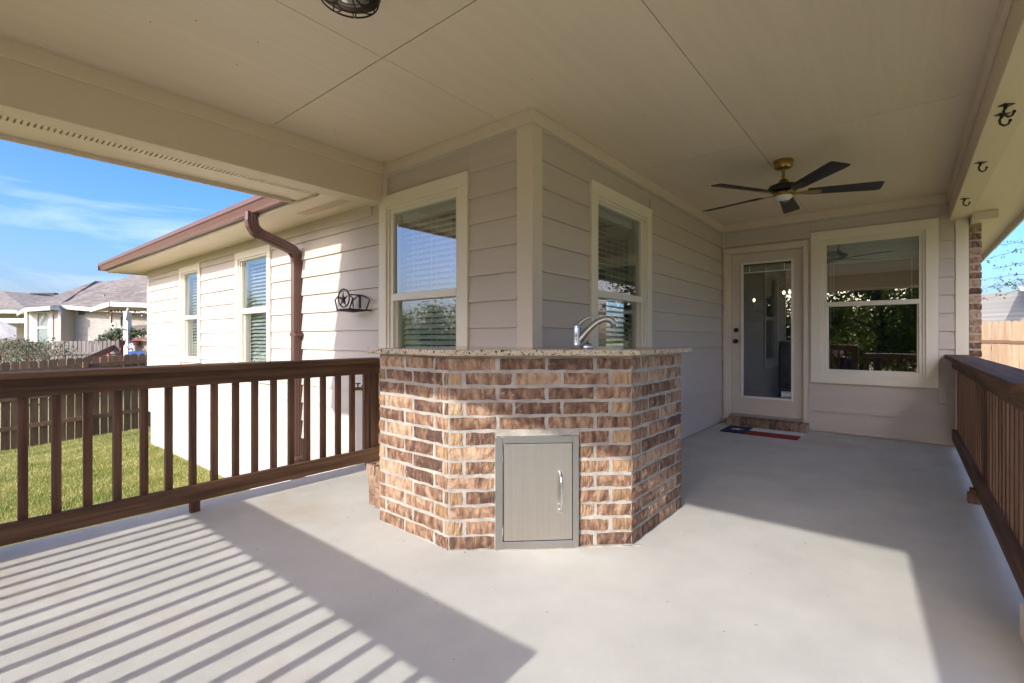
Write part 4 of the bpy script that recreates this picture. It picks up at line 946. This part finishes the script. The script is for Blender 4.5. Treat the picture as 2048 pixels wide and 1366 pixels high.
nobj(MB().box(A_(247, 19.2), A_(255.5, 19.2), 19.2, 19.4, -1.2, Z_(624, 19.2)), 'post', M['wpaint'], pc)
nobj(MB().tube([(A_(257, 19.05), 19.05, Z_(610, 19.05)), (A_(256, 19.05), 19.07, Z_(616, 19.05)), (A_(252, 19.1), 19.15, Z_(624, 19.1)), (A_(251, 19.15), 19.15, Z_(640, 19.1))], .045, 8), 'downspout', M['wpaint'], pc)
nobj(MB().box(A_(219, 21), A_(221.5, 21), 21, 21.08, -1.2, Z_(622, 21)), 'post', mat('pink_post', (.5, .36, .3), .7), pc)
# neighbour's deck, stairs rail and furniture
dk = nb_thing('deck', 0, 0, 0, 'red stained wooden deck with sloping stair rail behind the brown fence', 'deck')
def bar_(u0, v0, d0, u1, v1, d1, h, t, m, nm, par):
    P = npoly([(u0, v0, d0), (u1, v1, d1)]); nobj(MB().hexa([(P[0][0], P[0][1], P[0][2]-h), (P[1][0], P[1][1], P[1][2]-h), (P[1][0], P[1][1]+t, P[1][2]-h), (P[0][0], P[0][1]+t, P[0][2]-h), P[0], P[1], (P[1][0], P[1][1]+t, P[1][2]), (P[0][0], P[0][1]+t, P[0][2])]), nm, m, par)
bar_(165, 717, 16.5, 247, 681, 19, .16, .1, M['redbrown'], 'stair_cap', dk); bar_(172, 722, 16.6, 246, 688.5, 19.1, .07, .05, M['redwood'], 'stair_rail', dk)
for i in range(8):
    u = 184+i*8; f = (u-172)/74; d = 16.65+f*2.45; v = 722-33.5*f
    nobj(MB().box(A_(u, d)-.03, A_(u, d)+.03, d, d+.05, -1.2, Z_(v, d)-.05), 'baluster', M['redwood'], dk)
nobj(MB().box(A_(220, 20), A_(246, 20), 20, 20.1, -1.2, Z_(685, 20)), 'deck_panel', M['redwood'], dk)
bar_(256, 676.5, 19.3, 420, 668, 19.3, .12, .1, M['redbrown'], 'deck_rail', dk)
nobj(MB().box(A_(265, 19.6), A_(420, 19.6), 19.6, 19.66, -.6, Z_(682, 19.6)), 'deck_screen', M['tanwall'], dk)
nobj(MB().box(A_(220, 20), A_(420, 20), 20, 23.5, -.8, -.35), 'deck_floor', M['redbrown'], dk)
ch = nb_thing('patio_chair', 0, 0, 0, 'grey patterned patio chair with blue cushion on the neighbouring deck', 'chair')
Dc = 18.6
nobj(slab([(257, 687, Dc), (266, 686, Dc), (270, 704, Dc-.5), (257, 706, Dc-.5)], .08), 'backrest', M['greyfab'], ch)
nobj(slab([(256, 703, Dc-.5), (288, 701, Dc-.4), (290, 706, Dc-.9), (258, 708, Dc-.9)], .1), 'cushion', M['blue'], ch)
nobj(MB().tube(npoly([(257, 700, Dc-.6), (259, 697, Dc-.6), (263, 697, Dc-.6), (266, 701, Dc-.6)]), .02, 6), 'armrest', M['black'], ch)
sl = nb_thing('string_lights', 0, 0, 0, 'string of small patio bulbs hanging below the white gutter next door', 'string lights')
wp = npoly([(216, 624, 21), (223, 620, 20.8), (230, 621, 20.6), (236, 619.5, 20.4), (243, 620, 20.2), (256, 618.5, 19.6), (270, 621, 19.4), (284, 626, 19.4), (300, 622, 19.4)])
nobj(MB().tube(wp, .012, 5), 'cable', M['black'], sl)
for P in wp[:-1]:
    s = nobj(MB().tube([(P[0], P[1], P[2]-.01), (P[0], P[1], P[2]-.07)], .022, 8), 'socket', M['black'], sl)
    nobj(MB().tube([(P[0], P[1], P[2]-.07), (P[0], P[1], P[2]-.13)], lambda k: [.03, .02][k], 8), 'bulb', M['opal'], sl)
dc = nb_thing('round_plaque', 0, 0, 0, 'round pale ornament hanging beside the thin post next door', 'ornament')
nobj(MB().tube([(A_(226.5, 20.8), 20.8, Z_(651, 20.8)), (A_(226.5, 20.8), 20.84, Z_(651, 20.8))], .125, 20), 'disc', M['wpaint'], dc)
nobj(MB().tube([(A_(225.5, 20.8), 20.785, Z_(651, 20.8)), (A_(225.5, 20.8), 20.8, Z_(651, 20.8))], .06, 12), 'picture', M['bronze'], dc)
nobj(MB().box(A_(225.7, 20.8), A_(226.1, 20.8), 20.8, 20.81, Z_(646, 20.8), Z_(622, 20.8)), 'cord', M['black'], dc)
wc = nb_thing('wind_chime', 0, 0, 0, 'dark hanging wind chime beside the white post next door', 'wind chime')
for i, (u, v0, v1) in enumerate(((242, 634, 650), (243, 632, 655), (244.2, 634, 652))): nobj(MB().tube([(A_(u, 19.8), 19.8, Z_(v0, 19.8)), (A_(u, 19.8), 19.8, Z_(v1, 19.8))], .018, 6), 'chime_tube', M['black'], wc)
nobj(MB().box(A_(243, 19.8), A_(243.3, 19.8), 19.8, 19.81, Z_(634, 19.8), Z_(620, 19.8)), 'cord', M['black'], wc)
pot = nb_thing('flower_pot', 0, 0, 0, 'orange flower pot with green plant on the red deck rail', 'flower pot')
nobj(MB().lathe([(.10, 0), (.14, .2), (.15, .22), (.13, .22)], (A_(236, 20), 19.8, Z_(684, 20)), 16), 'pot', M['yellowpot'], pot, True)
# far left house with dark patio
fh = nb_thing('neighbour_house', 0, 0, 0, 'far grey roofed house at the left edge with shaded patio', 'house')
Dl = 31
nobj(slab([(-160, 626, Dl-1), (60, 624, Dl-1), (112, 590, Dl+6), (7, 583, Dl+5), (-100, 588, Dl+5)]), 'roof', M['shingle'], fh)
bar_(-160, 620, Dl-1.1, 34, 620, Dl-1.1, .2, .06, M['ptrim'], 'fascia', fh); bar_(-160, 636.5, Dl-.9, 49, 636.5, Dl-.9, .3, .1, M['ptrim'], 'porch_beam', fh)
nobj(MB().box(A_(-160, Dl), A_(51, Dl), Dl+2, Dl+8, -1.5, Z_(622, Dl)), 'wall', mat('far_wall', (.4, .36, .31), .9), fh)
nobj(MB().box(A_(33, Dl), A_(35, Dl), Dl+1, Dl+1.2, -1.5, Z_(636, Dl)), 'porch_post', M['wpaint'], fh)
nobj(MB().box(A_(36, Dl), A_(49, Dl), Dl+1.9, Dl+1.98, -1.5, Z_(648, Dl)), 'door', M['dark'], fh)
nobj(slab([(-20, 640, 28), (0, 641, 28), (33, 655, 28), (33, 676, 28), (-20, 676, 28)], .1), 'side_wall', mat('lavender_wall', (.5, .49, .52), .9), fh)
nobj(MB().box(A_(60, 36), A_(107, 36), 36, 36.4, Z_(588.5, 36), Z_(585.5, 36)), 'ridge_vent', M['black'], fh)
lf_ = nb_thing('fence', 0, 0, 0, 'low brown fence far left beneath the shaded patio', 'fence')
x = A_(-60, 23)
while x < A_(50, 23):
    o = bpy.data.objects.new('picket', pg); COL.objects.link(o); o.parent = lf_; o.location = (x, 22.4, -.77+random.uniform(-.02, .02)); x += .145
# right neighbour
rh = nb_thing('neighbour_house', 0, 0, 0, 'grey shingle hip roof of the house behind the cedar fence on the right', 'house')
Dr = 26
nobj(slab([(1925, 634, Dr), (2200, 629, Dr), (2160, 560, Dr+8), (2095, 563, Dr+8)]), 'roof', M['shingle'], rh)
bar_(1925, 632.5, Dr-.05, 2200, 627.5, Dr-.05, .2, .04, M['wpaint'], 'fascia', rh)
nobj(MB().box(A_(1935, Dr), A_(2200, Dr), Dr+.6, Dr+7, -1, Z_(637, Dr)), 'brick_wall', M['nbrick'], rh)
rh2 = nb_thing('neighbour_house', 0, 0, 0, 'dark eave corner of another roof at the far right edge', 'house')
nobj(slab([(2041, 573, 15), (2120, 580, 15), (2120, 500, 19), (2056, 550, 18)], .14), 'roof', M['shingle'], rh2)
bar_(2041, 573.5, 14.95, 2120, 580.5, 14.95, .12, .04, M['wpaint'], 'gutter', rh2)
nobj(MB().box(A_(2052, 16), A_(2120, 16), 16, 18, -1, Z_(580, 16)), 'wall', M['nbrick'], rh2)

# ------------------------------------------------------------------ plants
def leaves(centres, n, spread, size, m, seed, name='foliage', flat=.7):
    r = np.random.RandomState(seed); c = np.array(centres)[r.randint(0, len(centres), n)]
    p = c+r.normal(0, 1, (n, 3))*np.array(spread)
    nrm = r.normal(0, 1, (n, 3)); nrm[:, 2] += flat; nrm /= np.linalg.norm(nrm, axis=1)[:, None]
    t = np.cross(nrm, r.normal(0, 1, (n, 3))); t /= np.linalg.norm(t, axis=1)[:, None]; b = np.cross(nrm, t)
    s = size*r.uniform(.6, 1.4, n)[:, None]
    v = np.stack([p-t*s, p-b*s*.45, p+t*s, p+b*s*.45], 1).reshape(-1, 3)
    me = bpy.data.meshes.new(name); me.vertices.add(n*4); me.vertices.foreach_set('co', v.ravel()); me.loops.add(n*4); me.loops.foreach_set('vertex_index', np.arange(n*4, dtype=np.int32))
    me.polygons.add(n); me.polygons.foreach_set('loop_start', np.arange(0, n*4, 4, dtype=np.int32)); me.update(calc_edges=True); me.materials.append(m); return me
def link(name, me, parent, loc=(0, 0, 0), rot=None, sc=None):
    o = bpy.data.objects.new(name, me); COL.objects.link(o); o.parent = parent; o.location = loc
    if rot: o.rotation_euler = rot
    if sc: o.scale = sc
    return o
fs = nb_thing('flowering_shrub', 0, 0, 0, 'sprawling coral flowered shrub between the brown and grey fences', 'shrub')
rr_ = random.Random(5)
cs = [(A_(rr_.uniform(-40, 100), 15.5), 15.5+rr_.uniform(-.8, .8), Z_(rr_.uniform(690, 722), 15.5)) for _ in range(60)]
link('foliage', leaves(cs, 1500, (.16, .16, .12), .045, M['bush'], 1), fs); link('flowers', leaves(cs, 900, (.2, .2, .13), .028, M['flower'], 2, 'flowers'), fs)
mb = MB()
for c in cs[:26]:
    b = (c[0]+rr_.uniform(-.5, .5), 15.5, -1.3); mb.tube([b, ((b[0]+c[0])/2+rr_.uniform(-.1, .1), c[1], (b[2]+c[2])/2), c], .012, 5)
nobj(mb, 'stems', M['bark'], fs)
gs = nb_thing('shrub', 0, 0, 0, 'grey green leafy shrub above the grey fence at the far left', 'shrub')
cs = [(A_(rr_.uniform(0, 55), 16.4), 16.6+rr_.uniform(-.4, .4), Z_(rr_.uniform(686, 705), 16.4)) for _ in range(25)]
link('foliage', leaves(cs, 900, (.16, .16, .1), .05, M['bush'], 3), gs)
for (u0, u1, v0, v1, d, lab, sd) in ((196, 222, 666, 686, 19.5, 'leafy potted plant left of the thin post on the deck', 4), (224, 246, 661, 680, 19.7, 'leafy plant between the two posts on the deck', 5), (256, 290, 660, 676, 19.5, 'leafy plant right of the white post on the deck rail', 6)):
    ps = nb_thing('potted_plant', 0, 0, 0, lab, 'plant'); cs = [(A_(rr_.uniform(u0, u1), d), d+rr_.uniform(-.2, .2), Z_(rr_.uniform(v0, v1), d)) for _ in range(16)]
    link('foliage', leaves(cs, 420, (.09, .1, .07), .06, M['bush'], sd), ps)
    nobj(MB().lathe([(.13, -.3), (.17, -.02), (.18, 0), (.15, 0)], (A_((u0+u1)/2, d), d, Z_(v1, d)), 14), 'pot', M['redbrown'], ps, True)
# trees: three kinds, copies share mesh data
def tree_kit(seed, h, rad, n, m):
    r = random.Random(seed); mb = MB(); cs = []
    mb.tube([(0, 0, -.3), (r.uniform(-.1, .1), r.uniform(-.1, .1), h*.22), (r.uniform(-.25, .25), r.uniform(-.25, .25), h*.5), (r.uniform(-.3, .3), 0, h*.8)], lambda k: [.17, .13, .10, .04][k], 8)
    for i in range(11):
        t = r.uniform(.2, .8); an = r.uniform(0, 2*PI); ln = rad*r.uniform(.55, 1)*(1.1-t*.5); z = h*t
        e = (math.cos(an)*ln, math.sin(an)*ln, z+ln*r.uniform(.1, .55)); mid = (e[0]*.5, e[1]*.5, z+ln*.25)
        mb.tube([(0, 0, z), mid, e], lambda k: [.06, .04, .015][k], 6)
        for f in (.45, .7, .9, 1.05): cs.append((e[0]*f+r.uniform(-.3, .3), e[1]*f+r.uniform(-.3, .3), z+(e[2]-z)*f+r.uniform(-.2, .4)))
    for i in range(12): an = r.uniform(0, 2*PI); q = r.uniform(0, .7)*rad; cs.append((math.cos(an)*q, math.sin(an)*q, h*r.uniform(.45, 1)))
    return mb.mesh('trunk', M['bark'], True), leaves(cs, n, (.36, .36, .3), .10, m, seed, 'crown', .4)
kits = [tree_kit(11, 5.6, 2.5, 5200, M['leaf']), tree_kit(12, 4.6, 2.2, 4600, M['leafb']), tree_kit(13, 6.4, 2.8, 6000, M['leaf'])]
spots = [(-3.6, -12.5, 0), (-.9, -11.4, 2), (1.6, -11.2, 0), (.5, -15, 1), (3.8, -12.4, 2), (-6.6, -14.2, 2), (-1.8, -17.5, 1), (4.2, -17, 1), (6.6, -11.2, 0), (13.5, -3.2, 2), (14.5, 3.5, 0), (13.6, 8.4, 1),
         (-16.5, -10.5, 0), (-21, -10, 2), (-26, -8, 0), (-31, -7.5, 2), (-23.5, -14, 1), (-12.5, -15.5, 1), (-9.5, -18, 2)]
TL = ['left of the steps', 'behind the steps', 'just right of the steps', 'furthest back in the middle', 'right of the middle', 'far left of the steps', 'far back on the left', 'far back on the right', 'at the right end of the row', 'nearest the front', 'beside the fan bay', 'beside the back door',
      'at the near end', 'second from the near end', 'third from the near end', 'at the far end', 'in the back row, far side', 'in the back row, near side', 'alone at the back', '']
kinds = ['dense dark green tree', 'bright yellow green tree', 'tall dark green tree']
for i, (x, y, k) in enumerate(spots):
    where = 'beyond the step landing' if abs(x) < 7 and y < -8 else ('in the right side yard' if x > 5 else 'behind the left lawn')
    t = thing('tree', (x, y, gz(x, y)), '%s mirrored in window glass, %s' % (kinds[k], TL[i]), 'tree', '%ss %s' % (kinds[k], where))
    rz = random.uniform(0, 6); sc = random.uniform(.92, 1.08) if i < 9 else random.uniform(.72, .92)
    link('trunk', kits[k][0], t, rot=(0, 0, rz), sc=(sc, sc, sc)); link('crown', kits[k][1], t, rot=(0, 0, rz), sc=(sc, sc, sc))
# thin branches reaching in at the far right
bt = nb_thing('tree', 0, 0, 0, 'sparse small leaved tree whose thin twigs reach in under the right eave', 'tree')
Dt = 9.0; mb = MB(); cs = []; base = (A_(2240, Dt), Dt, -.4)
mb.tube([base, (A_(2235, Dt), Dt, 1.2), (A_(2200, Dt), Dt, 2.4)], lambda k: [.08, .06, .04][k], 8)
r_ = random.Random(9)
for (u0, v0, u1, v1) in ((2190, 500, 1975, 517), (2200, 560, 1960, 563), (2200, 575, 1968, 598), (2150, 540, 1985, 540), (2150, 520, 1990, 490), (2170, 590, 1966, 575), (2120, 560, 1998, 576)):
    pts = [];
    for q in range(8):
        f = q/7; u, v = u0+(u1-u0)*f, v0+(v1-v0)*f-14*math.sin(f*PI)+r_.uniform(-3, 3); d = Dt+r_.uniform(-.08, .08)
        pts.append((A_(u, d), d, Z_(v, d)))
        if f > .2: cs += [(pts[-1][0]+r_.uniform(-.07, .07), d, pts[-1][2]+r_.uniform(-.05, .04)) for _ in range(4)]
    mb.tube(pts, lambda k: .0085-.0008*k, 5)
nobj(mb, 'trunk', M['bark'], bt); link('crown', leaves(cs, 460, (.03, .05, .022), .027, M['bush'], 8, 'crown'), bt)
vn = nb_thing('climbing_vine', 0, 0, 0, 'thin straggly vine growing up the cedar fence', 'vine')
Dv = 14.6; mb = MB(); cs = []
for (u0, v0, u1, v1) in ((1996, 735, 1982, 692), (2010, 740, 2016, 668), (2024, 745, 2034, 690), (2040, 745, 2026, 660)):
    pts = [(A_(u0+(u1-u0)*q/5+r_.uniform(-2, 2), Dv), Dv, Z_(v0+(v1-v0)*q/5, Dv)) for q in range(6)]; mb.tube(pts, .007, 5); cs += pts[1:]
nobj(mb, 'stems', M['bark'], vn); link('foliage', leaves(cs, 110, (.05, .03, .06), .03, M['bush'], 9), vn)

# ------------------------------------------------------------------ chandelier inside, seen through the door glass
cd = thing('chandelier', (-1.42, 8.5, 2.6), 'small lit globe chandelier seen through the back door glass', 'chandelier')
MB().tube([(-1.42, 8.5, 2.6), (-1.42, 8.5, 1.95)], .008, 6).obj('stem', M['brass'], cd)
MB().tube([(-1.42+.15*math.cos(q*PI/12), 8.5+.15*math.sin(q*PI/12), 1.80) for q in range(24)], .007, 6, True).tube([(-1.42+.15*math.cos(q*PI/12), 8.5, 1.80+.15*math.sin(q*PI/12)) for q in range(24)], .006, 6, True).obj('globe_cage', M['brass'], cd, True)
for dx_, dy_ in ((-.06, 0), (.05, .05), (.03, -.06)):
    MB().lathe([(.006, -.03), (.02, -.01), (.022, .01), (.012, .03), (.003, .036)], (-1.42+dx_, 8.5+dy_, 1.79), 12).obj('bulb', M['bulb'], cd, True)
wl2 = thing('wall_lamp', (-2.5, 10.2, 1.75), 'single small lit lamp deep inside, seen at the left of the door glass', 'lamp')
MB().lathe([(.006, -.03), (.022, -.01), (.022, .015), (.004, .04)], (-2.22, 9.9, 1.79), 12).obj('bulb', M['bulb'], wl2, True)
MB().tube([(-2.22, 9.9, 1.76), (-2.22, 9.9, 1.6), (-2.22, 10.6, 1.6)], .01, 6).obj('arm', M['brass'], wl2, True)

# ------------------------------------------------------------------ person on the landing, mirrored in the back window
def person():
    t = thing('person', (-1.2, -.95, -.24), 'white haired person in dark blue shirt bending behind the rail, mirrored in the back window', 'person')
    J = {'pel': (-1.02, -1.0, .13, .125), 'bel': (-1.05, -.98, .27, .13), 'che': (-1.13, -.95, .44, .15), 'sho': (-1.19, -.93, .555, .115), 'nek': (-1.235, -.915, .61, .055), 'hea': (-1.28, -.9, .665, .085), 'hd2': (-1.305, -.89, .72, .09),
         'ls': (-1.15, -.76, .53, .06), 'le': (-1.24, -.70, .29, .045), 'lw': (-1.36, -.78, .14, .032), 'lh': (-1.40, -.82, .10, .035),
         'rs': (-1.18, -1.11, .53, .06), 're': (-1.28, -1.16, .30, .045), 'rw': (-1.38, -1.02, .15, .032), 'rh': (-1.41, -.97, .11, .035),
         'lhip': (-1.04, -.9, .08, .09), 'lk': (-1.36, -.84, .12, .065), 'la': (-1.30, -.84, -.17, .045), 'lf': (-1.42, -.83, -.205, .035),
         'rhip': (-1.04, -1.1, .08, .09), 'rk': (-1.36, -1.14, .10, .065), 'ra': (-1.28, -1.15, -.17, .045), 'rf': (-1.40, -1.16, -.205, .035)}
    E_ = [('pel', 'bel'), ('bel', 'che'), ('che', 'sho'), ('sho', 'nek'), ('nek', 'hea'), ('hea', 'hd2'), ('sho', 'ls'), ('ls', 'le'), ('le', 'lw'), ('lw', 'lh'), ('sho', 'rs'), ('rs', 're'), ('re', 'rw'), ('rw', 'rh'),
          ('pel', 'lhip'), ('lhip', 'lk'), ('lk', 'la'), ('la', 'lf'), ('pel', 'rhip'), ('rhip', 'rk'), ('rk', 'ra'), ('ra', 'rf')]
    for s_, hx_, hy_ in (('l', -1.40, -.82), ('r', -1.41, -.97)):
        for f in range(5):
            an = -.5+f*.25; ln = (.03, .045, .05, .046, .036)[f]; k = s_+'f%d' % f; z = J[s_+'h'][2]
            J[k+'a'] = (hx_-.03, hy_+an*.05, z-.015, .009); J[k+'b'] = (hx_-.03-ln*.7, hy_+an*.09, z-.03, .0085); J[k+'c'] = (hx_-.03-ln, hy_+an*.1, z-.055, .007)
            E_ += [(s_+'h', k+'a'), (k+'a', k+'b'), (k+'b', k+'c')]
    ks = list(J); me = bpy.data.meshes.new('body'); me.from_pydata([J[k][:3] for k in ks], [(ks.index(a), ks.index(b)) for a, b in E_], [])
    o = bpy.data.objects.new('body', me); COL.objects.link(o)
    sk = o.modifiers.new('skin', 'SKIN'); sk.use_smooth_shade = True; sv = me.skin_vertices[0].data
    for i, k in enumerate(ks): sv[i].radius = (J[k][3], J[k][3]); sv[i].use_root = (k == 'pel')
    ss = o.modifiers.new('sub', 'SUBSURF'); ss.levels = 1; ss.render_levels = 1
    bpy.context.view_layer.update()
    m2 = bpy.data.meshes.new_from_object(o.evaluated_get(bpy.context.evaluated_depsgraph_get())); bpy.data.objects.remove(o)
    m2.materials.clear()
    for m in ('shirt', 'jeans', 'skin', 'black'): m2.materials.append(M[m])
    for p in m2.polygons:
        c = p.center; hands = c.z < .19 and c.x < -1.345 and c.z > .02 and -1.08 < c.y < -.74
        if c.z < -.15: mi = 3
        elif c.z > .615 or hands: mi = 2
        elif c.z < .19: mi = 1
        else: mi = 0
        p.material_index = mi; p.use_smooth = True
    put('body', m2, t)
    mb = MB(); mb.lathe([(.105, -.005), (.112, .03), (.10, .07), (.07, .098), (.004, .108)], (-1.29, -.895, .705), 16); h = mb.obj('hair', M['hair'], t, True)
    for dy in (-.035, .035): MB().lathe([(.002, -.01), (.01, -.005), (.01, .005), (.002, .01)], (-1.392, -.89+dy, .70), 8).obj('eye', M['black'], t, True)
    MB().hexa([(-1.375, -.9, .66), (-1.41, -.895, .66), (-1.41, -.885, .66), (-1.375, -.88, .66), (-1.375, -.895, .70), (-1.385, -.892, .70), (-1.385, -.888, .70), (-1.375, -.885, .70)]).obj('nose', M['skin'], t)
person()
